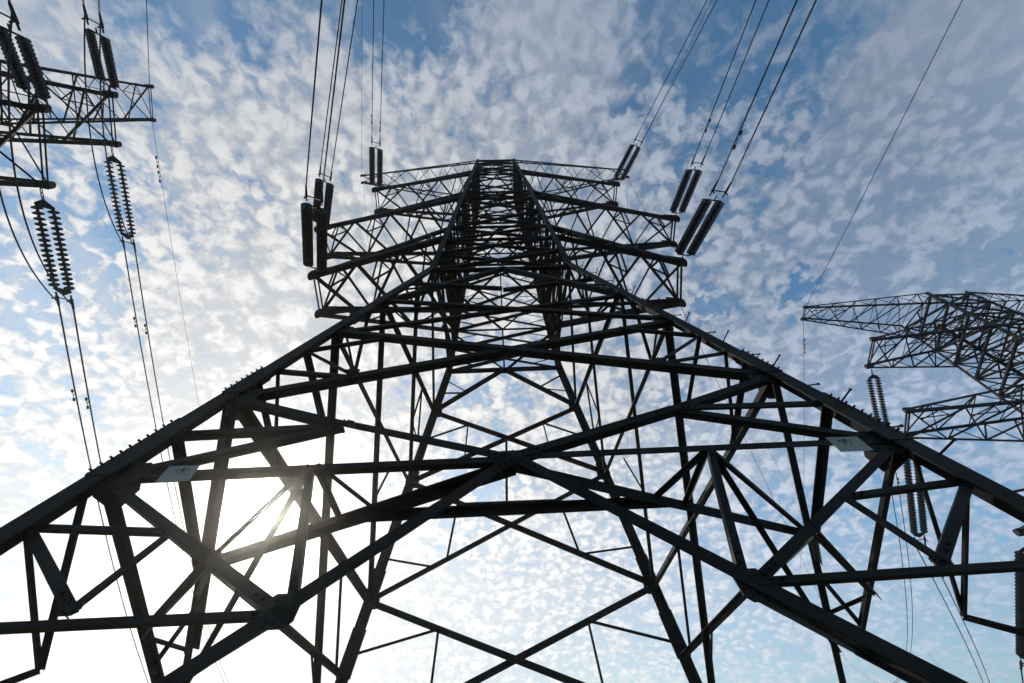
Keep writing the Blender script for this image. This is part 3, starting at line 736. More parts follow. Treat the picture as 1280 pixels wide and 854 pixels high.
GUSSETS = [((0.0,-3.695,3.65),(0.0,1.0,-0.221),0.36,0.2),((-1.48,-3.961,2.45),(0.0,1.0,-0.221),0.22,0.2),((1.48,-3.961,2.45),(0.0,1.0,-0.221),0.22,0.2),((-1.8,-3.556,4.28),(0.0,1.0,-0.221),0.22,0.09),((1.8,-3.556,4.28),(0.0,1.0,-0.221),0.22,0.09),((-3.495,-3.695,3.65),(0.0,1.0,-0.221),0.35,0.3),((3.495,-3.695,3.65),(0.0,1.0,-0.221),0.35,0.3),((-3.695,-3.495,3.65),(1.0,0.0,-0.221),0.35,0.3),((3.695,-3.495,3.65),(-1.0,0.0,-0.221),0.35,0.3),((-3.216,-3.416,4.91),(0.0,1.0,-0.221),0.294,0.3),((3.216,-3.416,4.91),(0.0,1.0,-0.221),0.294,0.3),((-3.416,-3.216,4.91),(1.0,0.0,-0.221),0.294,0.3),((3.416,-3.216,4.91),(-1.0,0.0,-0.221),0.294,0.3),((-2.774,-2.974,6.91),(0.0,1.0,-0.221),0.238,0.3),((2.774,-2.974,6.91),(0.0,1.0,-0.221),0.238,0.3),((-2.974,-2.774,6.91),(1.0,0.0,-0.221),0.238,0.3),((2.974,-2.774,6.91),(-1.0,0.0,-0.221),0.238,0.3),((-2.127,-3.3,5.434),(0.0,1.0,-0.221),0.2,0.1),((2.127,-3.3,5.434),(0.0,1.0,-0.221),0.2,0.1),((-2.8,-3.943,2.53),(0.0,1.0,-0.221),0.12,0.08),((2.8,-3.943,2.53),(0.0,1.0,-0.221),0.12,0.08),((-3.916,-1.234,2.65),(1.0,0.0,-0.221),0.2,0.2),((3.916,-1.234,2.65),(-1.0,0.0,-0.221),0.2,0.2),((0.0,2.0,11.31),(0.0,-1.0,-0.221),0.5,0.26),((-2.227,2.347,9.74),(0.0,-1.0,-0.221),0.3,0.32),((2.227,2.347,9.74),(0.0,-1.0,-0.221),0.3,0.32),((-2.705,2.825,7.58),(0.0,-1.0,-0.221),0.3,0.32),((2.705,2.825,7.58),(0.0,-1.0,-0.221),0.3,0.32),((-3.296,3.416,4.91),(0.0,-1.0,-0.221),0.3,0.32),((3.296,3.416,4.91),(0.0,-1.0,-0.221),0.3,0.32)]
SPLICES = [(3.61,4.41),(4.91,5.51),(7.51,7.91)]
SIGNS = [[(-3.046,-3.795,3.643),(-2.78,-3.795,3.637),(-2.78,-3.795,3.488),(-3.059,-3.795,3.487)],[(2.925,-3.795,3.644),(3.22,-3.795,3.638),(3.249,-3.795,3.485),(2.944,-3.795,3.483)]]
STRINGS = [('R1',(7.479,-0.701,25.51),(8.187,-2.901,25.102),2.8259,-10,360.0),('R2',(8.571,-0.652,19.01),(8.706,-2.93,18.608),3.0888,-10,360.0),('R3',(6.51,-0.912,13.61),(6.83,-3.184,13.206),3.1085,-10,360.0),('L1',(-7.468,-0.685,25.51),(-6.813,-3.036,25.08),2.85,-10,360.0),('L2',(-8.489,-0.581,19.01),(-7.419,-2.768,18.581),2.656,-10,360.0),('L3',(-6.569,-0.823,13.61),(-5.598,-3.292,13.142),2.6729,-10,360.0),('lf1',(-13.267,-4.619,16.424),(-14.386,-1.284,15.804),-0.3129,-10,300.0),('lf2',(-12.057,-4.227,12.394),(-13.312,-1.061,11.794),-0.3708,-10,300.0),('ln1',(-12.475,-6.037,16.424),(-11.579,-7.536,16.053),2.4437,-12,360.0),('ln2',(-10.897,-5.938,12.394),(-10.116,-7.321,12.057),2.4051,-12,360.0),('rf1',(18.148,5.448,14.51),(20.135,10.102,12.257),0.5453,-9,220.0),('rf2',(15.737,5.148,10.11),(17.29,9.531,8.04),0.7005,-8,220.0),('rf3',(15.957,5.154,6.39),(17.584,9.945,4.137),0.6438,-7,220.0)]
EARTH = [('ERn',(9.68,-0.52,30.11),2.8209,-4,500.0),('ELn',(-9.68,-0.52,30.11),2.8732,-4,500.0),('ERf1',(9.68,-0.04,30.11),0.6305,-4,500.0),('ERf2',(9.68,-0.04,30.11),0.1702,-4,500.0),('ERf3',(6.949,0.818,13.71),0.5912,-4,500.0),('ELf',(-9.68,-0.04,30.11),-0.1484,-4,500.0),('RTn',(16.23,3.775,17.51),3.2572,-5,500.0),('RTf',(16.474,4.551,17.51),0.4189,-4,500.0),('LTn',(-13.245,-6.166,19.276),2.5853,-5,500.0),('LTf',(-13.804,-5.066,19.276),-0.3447,-4,500.0)]
LT = {'E':[(-13.245,-6.166,19.276),(-13.804,-5.066,19.276)],'T1':[(-12.475,-6.037,16.424),(-13.267,-4.619,16.424)],'T2':[(-10.897,-5.938,12.394),(-12.057,-4.227,12.394)]}
RT = {'E':[(16.23,3.775,17.51),(16.474,4.551,17.51)],'T1':[(17.392,3.731,14.51),(18.148,5.448,14.51)],'T2':[(14.815,3.622,10.11),(15.737,5.148,10.11)],'T3':[(15.457,3.454,6.39),(15.957,5.154,6.39)]}
STRING_LABELS = {
 'R1': ('dark twin insulator string on the top right conductor arm of the centre pylon', 'rising from the top right string of the centre pylon'),
 'R2': ('dark twin insulator string on the middle right arm of the centre pylon', 'rising from the middle right string of the centre pylon'),
 'R3': ('dark twin insulator string on the lowest right arm of the centre pylon', 'rising from the lowest right string of the centre pylon'),
 'L1': ('dark twin insulator string standing upright on the top left conductor arm, centre pylon', 'rising from the top left string of the centre pylon'),
 'L2': ('dark twin insulator string on the middle left arm, half hidden behind the lower one', 'rising from the middle left string of the centre pylon'),
 'L3': ('dark twin insulator string on the lowest left arm, in front of the middle one', 'rising from the lowest left string of the centre pylon'),
 'lf1': ('ribbed twin insulator string hanging from the upper arm tip of the left pylon', 'below the upper hanging string of the left pylon'),
 'lf2': ('ribbed twin insulator string hanging from the lower arm tip of the left pylon', 'below the lower hanging string of the left pylon'),
 'ln1': ('smooth dark twin insulator string rising from the upper arm tip of the left pylon', 'at the top edge above the left pylon, upper arm'),
 'ln2': ('smooth dark twin insulator string in the top left corner above the left pylon', 'in the top left corner above the left pylon'),
 'rf1': ('ribbed twin insulator string hanging from the upper conductor arm of the right pylon', 'below the upper string of the right pylon'),
 'rf2': ('ribbed twin insulator string behind the right leg joint of the centre pylon', 'below the ribbed string behind the right leg joint'),
 'rf3': ('ribbed twin insulator string cut by the right frame edge', 'below the ribbed string at the right frame edge'),
}
CABLE_SIDE = {}
EARTH_LABELS = {
 'ERn': 'thin earth wire rising from the right tip of the topmost arm of the centre pylon',
 'ELn': 'thin earth wire rising straight up from the left tip of the topmost arm',
 'ERf1': 'thin wire slanting down to the right from the topmost right arm tip',
 'ERf2': 'thin wire dropping straight down from the topmost right arm tip',
 'ERf3': 'thin wire slanting down to the right from the lowest right arm of the centre pylon',
 'ELf': 'thin wire running down behind the left arms of the centre pylon',
 'RTn': 'thin earth wire rising to the top edge from the tip of the right pylon',
 'RTf': 'thin earth wire with dampers dropping from the tip of the right pylon',
 'LTn': 'thin earth wire rising from the outermost tip of the left pylon',
 'LTf': 'thin faint earth wire dropping from the outermost tip of the left pylon',
}
# ------------------------------------------------------------------ materials
def mat(name): 
    m = bpy.data.materials.new(name); m.use_nodes = True
    t = m.node_tree; b = t.nodes['Principled BSDF']
    return m, t, b, G(t)
def metal(name, dark, light, rough, metallic, rust=0.0, spec=0.09):
    m, t, b, q = mat(name)
    co = q.n('ShaderNodeTexCoord').outputs['Object']
    f = q.noise(co, 2.3, 5, .6); f2 = q.noise(co, 38.0, 3, .6)
    mixv = q.m('ADD', q.m('MULTIPLY', q.ss(f, .32, .7), .65), q.m('MULTIPLY', q.ss(f2, .35, .65), .35))
    c = q.mix(mixv, (*dark, 1), (*light, 1))
    if rust: c = q.mix(q.m('MULTIPLY', q.ss(q.noise(co, 1.1, 6, .65), .56, .72), rust), c, (0.035, 0.02, 0.013, 1))
    q.put(b.inputs['Base Color'], c); b.inputs['Metallic'].default_value = metallic; b.inputs['Specular IOR Level'].default_value = spec
    q.put(b.inputs['Roughness'], q.ss(f2, .3, .7, rough-.08, rough+.1))
    return m
M_ST = metal('galvanised_steel', (0.005, 0.005, 0.005), (0.020, 0.0195, 0.019), .62, .12, .3)
M_PL = metal('weathered_plate_steel', (0.011, 0.011, 0.011), (0.027, 0.026, 0.026), .62, .2, .3)
M_BO = metal('bolt_steel', (0.012, 0.012, 0.012), (0.03, 0.03, 0.03), .5, .3)
M_WI = metal('aluminium_cable', (0.025, 0.025, 0.027), (0.05, 0.05, 0.052), .55, .4)
M_IN = metal('brown_glazed_porcelain', (0.018, 0.014, 0.012), (0.035, 0.027, 0.022), .28, 0.0)
M_CO = metal('footing_concrete', (0.26, 0.25, 0.23), (0.40, 0.385, 0.36), .9, 0.0)
M_SG = metal('white_enamel_sign', (0.20, 0.205, 0.21), (0.27, 0.275, 0.28), .45, 0.0)
M_SK = metal('black_sign_paint', (0.03, 0.03, 0.035), (0.06, 0.06, 0.06), .5, 0.0)
m, t, b, q = mat('dry_grass_field')
co = q.n('ShaderNodeTexCoord').outputs['Object']
c = q.mix(q.ss(q.noise(co, .12, 6, .6), .35, .65), (0.085, 0.095, 0.035, 1), (0.16, 0.145, 0.07, 1))
c = q.mix(q.m('MULTIPLY', q.noise(co, 6.0, 5, .7), .6), c, (0.05, 0.06, 0.025, 1))
q.put(b.inputs['Base Color'], c); b.inputs['Roughness'].default_value = .95
M_GR = m

# ------------------------------------------------------------------ mesh helpers
class MB:
    def __init__(s): s.v = []; s.f = []
    def poly_prism(s, ring0, ring1, cap=True):
        n = len(ring0); o = len(s.v); s.v += [tuple(p) for p in ring0] + [tuple(p) for p in ring1]
        for i in range(n): s.f.append((o+i, o+(i+1) % n, o+n+(i+1) % n, o+n+i))
        if cap: s.f.append(tuple(o+i for i in reversed(range(n)))); s.f.append(tuple(o+n+i for i in range(n)))
    def angle(s, p0, p1, w, nrm, t=None, off=0.0, flip=False):
        """rolled L section: one flange w wide in the plane whose normal is nrm, the other standing along nrm"""
        p0, p1, nrm = Vector(p0), Vector(p1), Vector(nrm)
        d = (p1-p0).normalized(); e2 = (nrm - d*nrm.dot(d))
        if e2.length < 1e-4: e2 = d.orthogonal()
        e2.normalize(); e1 = d.cross(e2)
        if flip: e1 = -e1
        t = t or max(.005, w*.11)
        pr = [(-w/2, 0), (w/2, 0), (w/2, t), (-w/2+t, t), (-w/2+t, w), (-w/2, w)]
        R = [[p + e1*a + e2*(c_+off) for a, c_ in pr] for p in (p0, p1)]
        s.poly_prism(*R)
    def bar(s, p0, p1, r, seg=6, r1=None):
        p0, p1 = Vector(p0), Vector(p1); d = (p1-p0).normalized(); a = d.orthogonal().normalized(); c_ = d.cross(a)
        r1 = r if r1 is None else r1
        R = [[p + (a*math.cos(6.28318*i/seg)+c_*math.sin(6.28318*i/seg))*rr for i in range(seg)] for p, rr in ((p0, r), (p1, r1))]
        s.poly_prism(*R)
    def box(s, c_, ax, ay, az):
        c_, ax, ay, az = Vector(c_), Vector(ax), Vector(ay), Vector(az)
        s.poly_prism([c_-ax-ay-az, c_+ax-ay-az, c_+ax+ay-az, c_-ax+ay-az], [c_-ax-ay+az, c_+ax-ay+az, c_+ax+ay+az, c_-ax+ay+az])
    def plate(s, pts, nrm, th):
        n = Vector(nrm).normalized()*th/2
        s.poly_prism([Vector(p)-n for p in pts], [Vector(p)+n for p in pts])
    def lathe(s, p0, d, prof, seg=12):
        d = Vector(d).normalized(); a = d.orthogonal().normalized(); b_ = d.cross(a); p0 = Vector(p0); o = len(s.v)
        for x, r in prof:
            for i in range(seg):
                an = 6.28318*i/seg; s.v.append(tuple(p0 + d*x + (a*math.cos(an)+b_*math.sin(an))*r))
        for k in range(len(prof)-1):
            for i in range(seg): s.f.append((o+k*seg+i, o+k*seg+(i+1) % seg, o+(k+1)*seg+(i+1) % seg, o+(k+1)*seg+i))
        s.f.append(tuple(o+i for i in reversed(range(seg)))); s.f.append(tuple(o+(len(prof)-1)*seg+i for i in range(seg)))
    def tube(s, pts, r, seg=6):
        pts = [Vector(p) for p in pts]; o = len(s.v); a = None
        for k, p in enumerate(pts):
            d = (pts[min(k+1, len(pts)-1)]-pts[max(k-1, 0)]).normalized()
            a = d.orthogonal().normalized() if a is None else (a-d*a.dot(d)).normalized()
            b_ = d.cross(a)
            for i in range(seg): s.v.append(tuple(p+(a*math.cos(6.28318*i/seg)+b_*math.sin(6.28318*i/seg))*r))
        for k in range(len(pts)-1):
            for i in range(seg): s.f.append((o+k*seg+i, o+k*seg+(i+1) % seg, o+(k+1)*seg+(i+1) % seg, o+(k+1)*seg+i))
        s.f.append(tuple(o+i for i in reversed(range(seg)))); e = o+(len(pts)-1)*seg; s.f.append(tuple(e+i for i in range(seg)))
    def build(s, name, material, parent=None, origin=None, smooth=False):
        org = Vector(origin) if origin is not None else None
        me = bpy.data.meshes.new(name)
        pw = parent_world(parent) if parent else Vector((0, 0, 0))
        base = pw if parent else (org or Vector((0, 0, 0)))
        me.from_pydata([tuple(Vector(p)-base) for p in s.v], [], s.f)
        me.materials.append(material)
        if smooth:
            for pl in me.polygons: pl.use_smooth = True
        o = bpy.data.objects.new(name, me); COL.objects.link(o)
        if parent: o.parent = parent
        elif org is not None: o.location = org
        return o
WORLD = {}
def parent_world(o):
    p = Vector((0, 0, 0))
    while o: p += o.location; o = o.parent
    return p
def tag(o, label, cat, group=None):
    o['label'] = label; o['category'] = cat
    if group: o['group'] = group
    return o
def thing(name, label, cat, loc, group=None):
    o = bpy.data.objects.new(name, None); COL.objects.link(o); o.location = loc; o.empty_display_size = .3
    return tag(o, label, cat, group)

# ------------------------------------------------------------------ ground
gb = MB(); n_ = 48; R_ = 240.0
gb.v = [(0, 0, 0)] + [(R_*math.cos(6.28318*i/n_), R_*math.sin(6.28318*i/n_), 0) for i in range(n_)]
gb.f = [(0, 1+i, 1+(i+1) % n_) for i in range(n_)]
go = gb.build('ground', M_GR); go['kind'] = 'structure'

# added haze: scatters strongly forward, to imitate lens glare round the low sun
hb_ = MB(); hb_.box((0, 0, 17.0), (250, 0, 0), (0, 250, 0), (0, 0, 18.5))
hm = bpy.data.materials.new('glare_haze_air'); hm.use_nodes = True; ht = hm.node_tree; ht.nodes.clear()
pv = ht.nodes.new('ShaderNodeVolumePrincipled'); pv.inputs['Color'].default_value = (1, .97, .93, 1); pv.inputs['Density'].default_value = GLARE_HAZE; pv.inputs['Anisotropy'].default_value = 0.955
ho = ht.nodes.new('ShaderNodeOutputMaterial'); ht.links.new(pv.outputs[0], ho.inputs['Volume'])
if GLARE_HAZE > 0:
    hz = hb_.build('glare_haze', hm); hz['kind'] = 'stuff'

# ------------------------------------------------------------------ lattice towers
CAMP = Vector((-0.072, -6.583, 1.6))
FN = {'F': Vector((0, 1, -.22)), 'B': Vector((0, -1, -.22)), 'L': Vector((1, 0, -.22)), 'R': Vector((-1, 0, -.22)), 'P': Vector((0, 0, -1)), 'H': Vector((0, 0, -1))}
def shown(p0, p1, w):
    a, b_ = Vector(p0)-CAMP, Vector(p1)-CAMP
    return (b_-a).length*w/max(.5, ((a+b_)/2).length)**2
def build_braces(tower, members, rot=0.0, origin=(0, 0, 0)):
    """members (p0, p1, width, face): the hundred that show largest are parts, the rest one mass"""
    order = sorted(range(len(members)), key=lambda i: -shown(members[i][0], members[i][1], members[i][2]))
    rest = MB(); parts = set(order[:100])
    for i, (p0, p1, w, fc) in enumerate(members):
        nrm = FN[fc].copy(); nrm.rotate(Matrix.Rotation(rot, 3, 'Z'))
        off = .004+.0045*(i % 7) - (0.03 if i % 2 else 0)
        mb = MB() if i in parts else rest
        mb.angle(p0, p1, w, nrm, off=off, flip=bool(i % 3 == 1))
        if i in parts:
            d = (Vector(p1)-Vector(p0)).normalized(); nn = (nrm-d*nrm.dot(d)).normalized()
            for e, sg in ((p0, 1), (p1, -1)):
                for k in (.10, .17, .24)[:2 if w < .07 else 3]:
                    q_ = Vector(e)+d*(sg*k)+nn*off; mb.bar(q_-nn*.022, q_+nn*.03, .0115)
            mb.build('brace', M_ST, tower)
    if rest.v:
        o = rest.build('small_bracing', M_ST, tower); o['kind'] = 'stuff'
def gusset(mb, c_, nrm, w, hgt, th=.012, lean=None):
    c_, nrm = Vector(c_), Vector(nrm).normalized(); up = Vector((0, 0, 1)); up = (up-nrm*up.dot(nrm)).normalized(); sd = nrm.cross(up)
    pts = [c_+sd*(w*a)+up*(hgt*b_) for a, b_ in ((-.5, -.3), (-.3, -.5), (.3, -.5), (.5, -.3), (.5, .3), (.3, .5), (-.3, .5), (-.5, .3))]
    mb.plate(pts, nrm, th)
    for a, b_ in ((-.38, .12), (-.38, -.12), (-.22, .3), (-.22, -.3), (0, .38), (0, -.38), (.22, .3), (.22, -.3), (.38, .12), (.38, -.12)):
        q_ = c_+sd*(w*a)+up*(hgt*b_); mb.bar(q_-nrm*.024, q_+nrm*.02, min(.011, w*.045))
def crossarm(tower, tn, tf, body, n, cw, plates=True, big=1.0, inl=2.0):
    """four chords from the shaft to a short cross bar between the near and the far tip"""
    tn, tf = Vector(tn), Vector(tf); nl, fl, nu, fu = [Vector(q) for q in body]
    sx = -1 if tn.x < (nl.x+fl.x)/2 else 1
    dn = Vector((0, 0, .10 if cw < .2 else .16))
    ch = MB()
    ch.angle(nl, tn-dn, cw, (0, 0, 1), off=0); ch.angle(fl, tf-dn, cw, (0, 0, 1), off=0, flip=True)
    ch.angle(nu, tn+dn*.6, cw*.9, (0, 1, 0)); ch.angle(fu, tf+dn*.6, cw*.9, (0, -1, 0), flip=True)
    arm = ch.build('crossarm', M_ST, tower)
    la = MB(); lw = cw*.52
    L = lambda a, b_, k: a.lerp(b_, k)
    ks = [i/n for i in range(n+1)]
    for i in range(n):
        a, b_ = ks[i], ks[i+1]
        la.angle(L(nl, tn-dn, a), L(fl, tf-dn, b_), lw, (0, 0, 1), off=-.012); la.angle(L(fl, tf-dn, a), L(nl, tn-dn, b_), lw, (0, 0, 1), off=.016)
        m_ = (a+b_)/2
        for (lo, tl, hi) in ((nl, tn, nu), (fl, tf, fu)):
            la.angle(L(lo, tl-dn, a), L(hi, tl+dn*.6, m_), lw*.8, (0, 1, 0), off=.008); la.angle(L(hi, tl+dn*.6, m_), L(lo, tl-dn, b_), lw*.8, (0, 1, 0), off=-.016)
        la.angle(L(nu, tn+dn*.6, m_), L(fu, tf+dn*.6, b_), lw*.7, (0, 0, 1)); la.angle(L(fu, tf+dn*.6, a), L(nu, tn+dn*.6, m_), lw*.7, (0, 0, 1), off=.02)
        if i == n-1 or i == n-2:                             # redundants of the outer panels
            c_ = L(nl, tn-dn, m_).lerp(L(fl, tf-dn, m_), .5)
            q1 = L(nl, tn-dn, m_-.02).lerp(c_, .5); 
            la.angle(L(nl, tn-dn, m_+.0), L(nl, tn-dn, a).lerp(L(fl, tf-dn, b_), .25), lw*.6, (0, 0, 1), off=.03)
            la.angle(L(nl, tn-dn, m_+.0), L(nl, tn-dn, b_).lerp(L(fl, tf-dn, a), .25), lw*.6, (0, 0, 1), off=-.03)
            la.angle(L(nl, tn-dn, a).lerp(L(fl, tf-dn, b_), .25), L(nl, tn-dn, b_).lerp(L(fl, tf-dn, a), .25), lw*.6, (0, 0, 1), off=.04)
    la.build('lacing', M_ST, arm)
    ax = (tn-nl); ax.z = 0; ax.normalize(); ay = (tf-tn).normalized()
    for tp, s in ((tn, -1), (tf, 1)):
        pb = MB(); b0 = .25*big; e = ax*(.02)
        for zo in (-.11, .10): pb.plate([tp+ax*a*b0+ay*c_*b0*.75+Vector((0, 0, zo*big)) for a, c_ in ((-inl, -.55), (.75, -.75), (1.0, -.3), (1.0, .3), (.75, .75), (-inl, .55))], (0, 0, 1), .014)
        for yo in (-.09, .09): pb.plate([tp+ay*yo*big+ax*a*b0+Vector((0, 0, z_*big)) for a, z_ in ((-inl*1.15, -.10), (.85, -.115), (.95, 0), (.85, .105), (-inl*1.15, .09))], ay, .014)
        pb.plate([tp+ax*b0*.9+ay*a*b0*.7+Vector((0, 0, c_*big)) for a, c_ in ((-.7, -.1), (.7, -.1), (.7, .095), (-.7, .095))], ax, .014)
        for k in range(3): pb.bar(tp+ax*b0*(-.6+.5*k)+Vector((0, 0, -.16*big)), tp+ax*b0*(-.6+.5*k)+Vector((0, 0, -.10*big)), .016)
        pb.build('tip_plate', M_PL, arm)
    if plates:
        for k in (-.075, .075):
            tb = MB(); tb.angle(tn+ax*k*big+ay*.12*big, tf+ax*k*big-ay*.12*big, .06*big, (0, 0, 1)); tb.build('tie_bar', M_ST, arm)
    return arm
def leg_mesh(sx, sy, pts, w0, w1, rot=0.0):
    mb = MB()
    for k in range(len(pts)-1):
        a, b_ = Vector(pts[k]), Vector(pts[k+1]); w = w0 if k == 0 else w1
        ex = Vector((-sx, 0, 0)); ey = Vector((0, -sy, 0)); ex.rotate(Matrix.Rotation(rot, 3, 'Z')); ey.rotate(Matrix.Rotation(rot, 3, 'Z'))
        t_ = max(.012, w*.1)
        pr = [(0, 0), (w, 0), (w, t_), (t_, t_), (t_, w), (0, w)]
        off = ex*(-w*.28)+ey*(-w*.28)
        mb.poly_prism([a+off+ex*u+ey*v_ for u, v_ in pr], [b_+off+ex*u+ey*v_ for u, v_ in pr])
    return mb
def along_leg(pts, z):
    for a, b_ in zip(pts, pts[1:]):
        a, b_ = Vector(a), Vector(b_)
        if a.z <= z <= b_.z: return a.lerp(b_, (z-a.z)/(b_.z-a.z))
    return Vector(pts[-1])

# the big tower we stand under
T = thing('transmission_tower', 'tall dark steel lattice pylon seen from its foot, filling the centre', 'pylon', (0, 0, 0), 'steel lattice pylons')
LEGS = {}
for sx, sy, pts in LEG_DATA:
    lg = leg_mesh(sx, sy, pts, .20, .19).build('leg', M_ST, T); LEGS[(sx, sy)] = (lg, pts)
    fb = MB(); p = Vector(pts[0])
    fb.lathe(p+Vector((0, 0, -.3)), (0, 0, 1), [(0, .75), (.55, .7), (.62, .62)], 20); fb.build('footing', M_CO, lg)
build_braces(T, MEMBERS)
# gusset plates on the near faces
for c_, nrm, w, hh in GUSSETS:
    gm = MB(); gusset(gm, Vector(c_)+Vector(nrm).normalized()*.012, nrm, w, hh); gm.build('gusset_plate', M_PL, T)
# splice joints: cover angles with rows of bolts standing on the outer edges
for (sx, sy) in ((-1, -1), (1, -1), (-1, 1), (1, 1)):
    lg, pts = LEGS[(sx, sy)]
    for z0, z9 in SPLICES:
        cv2 = leg_mesh(sx, sy, [along_leg(pts, z0), along_leg(pts, z9)], .235, .235)
        k = z0+.04
        while k < z9-.03:                                      # rows of bolts through the cover plate
            p = along_leg(pts, k); o_ = Vector((sx, 0, 0)); q_ = Vector((0, sy, 0)); sm = MB()
            for u in (.0,):
                cv2.bar(p+o_*.045+q_*(.04-u), p+o_*.104+q_*(.04-u), .010); cv2.bar(p+q_*.045+o_*(.04-u), p+q_*.104+o_*(.04-u), .010)
            k += .075
        cv2.build('splice_plate', M_PL, lg)
# climbing pegs up the near right leg
lg, pts = LEGS[(1, -1)]; z = 2.6; k = 0
while z < 22:
    p = along_leg(pts, z); d = Vector((1, 0, .12)) if k % 2 else Vector((.15, -1, .12)); d.normalize()
    sb = MB(); st = p+d*.03+Vector((.02, -.02, 0)); sb.bar(st, st+d*.19, .0095); sb.bar(st+d*.185, st+d*.20, .016); sb.build('step_bolt', M_BO, lg)
    z += .40 if z < 11 else .8; k += 1
for nm, sx, tn, tf, bd, n, cw in ARMS:
    crossarm(T, tn, tf, bd, n, cw, plates=(nm != 'E'), big=(.55 if nm == 'E' else 1.0))

# neighbouring towers
def neighbour(label, centre, yaw, ztop, levels, arms):
    cx, cy = centre; Rm = Matrix.Rotation(yaw, 3, 'Z')
    t_ = thing('transmission_tower', label, 'pylon', (cx, cy, 0), 'steel lattice pylons')
    W = lambda x, y, z: Rm @ Vector((x, y, z)) + Vector((cx, cy, 0))
    def hw(z):
        for (a, ha), (b_, hb) in zip(levels, levels[1:]):
            if a <= z <= b_: return ha+(hb-ha)*(z-a)/(b_-a)
        return levels[-1][1]
    for sx in (-1, 1):
        for sy in (-1, 1):
            pts = [W(sx*hh, sy*hh, z_) for z_, hh in levels]
            lm_ = leg_mesh(sx, sy, pts, .14, .12, yaw); lo = lm_.build('leg', M_ST, t_)
            fb = MB(); fb.lathe(pts[0]+Vector((0, 0, -.3)), (0, 0, 1), [(0, .5), (.55, .48), (.6, .42)], 16); fb.build('footing', M_CO, lo)
    mem = []; zz = [0.0]; 
    while zz[-1] < ztop-.3: zz.append(min(ztop, zz[-1]+max(.75, hw(zz[-1])*.85)))
    for a, b_ in zip(zz, zz[1:]):
        ha, hb = hw(a), hw(b_)
        for fc, (c0, c1) in {'F': ((-1, -1), (1, -1)), 'B': ((-1, 1), (1, 1)), 'L': ((-1, -1), (-1, 1)), 'R': ((1, -1), (1, 1))}.items():
            p = [W(c0[0]*ha, c0[1]*ha, a), W(c1[0]*hb, c1[1]*hb, b_), W(c1[0]*ha, c1[1]*ha, a), W(c0[0]*hb, c0[1]*hb, b_)]
            mem += [(p[0], p[1], .085, fc), (p[2], p[3], .085, fc), (p[3], p[1], .08, fc)]
            mem.append((p[0].lerp(p[1], .25), p[0].lerp(p[3], .5), .04, fc)); mem.append((p[2].lerp(p[3], .25), p[2].lerp(p[1], .5), .04, fc))
        m_ = [W(0, -hb, b_), W(hb, 0, b_), W(0, hb, b_), W(-hb, 0, b_)]
        for i in range(4): mem.append((m_[i]-Vector((0, 0, .03)), m_[(i+1) % 4]-Vector((0, 0, .03)), .045, 'P'))
    build_braces(t_, mem, yaw)
    for nm, tn, tf, lo, up, n, cw in arms:
        for s in (-1, 1):
            a, b_ = [Rm.transposed() @ (Vector(q)-Vector((cx, cy, 0))) for q in (tn, tf)]
            own = 1 if a.x > 0 else -1
            if s != own: a.x, b_.x = -a.x, -b_.x
            bd = [W(s*hw(lo), -hw(lo), lo), W(s*hw(lo), hw(lo), lo), W(s*hw(up), -hw(up), up), W(s*hw(up), hw(up), up)]
            crossarm(t_, Rm @ a + Vector((cx, cy, 0)), Rm @ b_ + Vector((cx, cy, 0)), bd, n, cw, plates=True, big=(.5 if nm == 'E' else .72), inl=1.0)
    return t_
Z = lambda u: (u+5.655)*2
neighbour('smaller lattice pylon at the right edge, its left crossarms showing past the big pylon', (23.8, 4.3), 0.0, Z(3.2),
    [(0, 3.0), (Z(-2.6), 1.55), (Z(3.2), 1.08)],
    [('E', *RT['E'], Z(2.62), Z(3.17), 6, .075), ('T1', *RT['T1'], Z(1.5), Z(2.1), 4, .10), ('T2', *RT['T2'], Z(-.72), Z(-.1), 4, .10), ('T3', *RT['T3'], Z(-2.55), Z(-1.9), 4, .10)])
LTT3 = [(LT['T2'][0][0]-1.0, LT['T2'][0][1]-.1, Z(-1.35)), (LT['T2'][1][0]-1.0, LT['T2'][1][1]-.1, Z(-1.35))]
neighbour('lattice pylon at the left edge, only the tips of its right crossarms in view', (-20.8, -6.3), math.radians(4.5), Z(4.1),
    [(0, 3.0), (Z(-1.4), 1.5), (Z(4.1), 1.08)],
    [('E', *LT['E'], Z(3.5), Z(4.05), 6, .075), ('T1', *LT['T1'], Z(2.45), Z(3.1), 4, .115), ('T2', *LT['T2'], Z(.42), Z(1.1), 4, .115), ('T3', *LTT3, Z(-1.45), Z(-.85), 4, .115)])

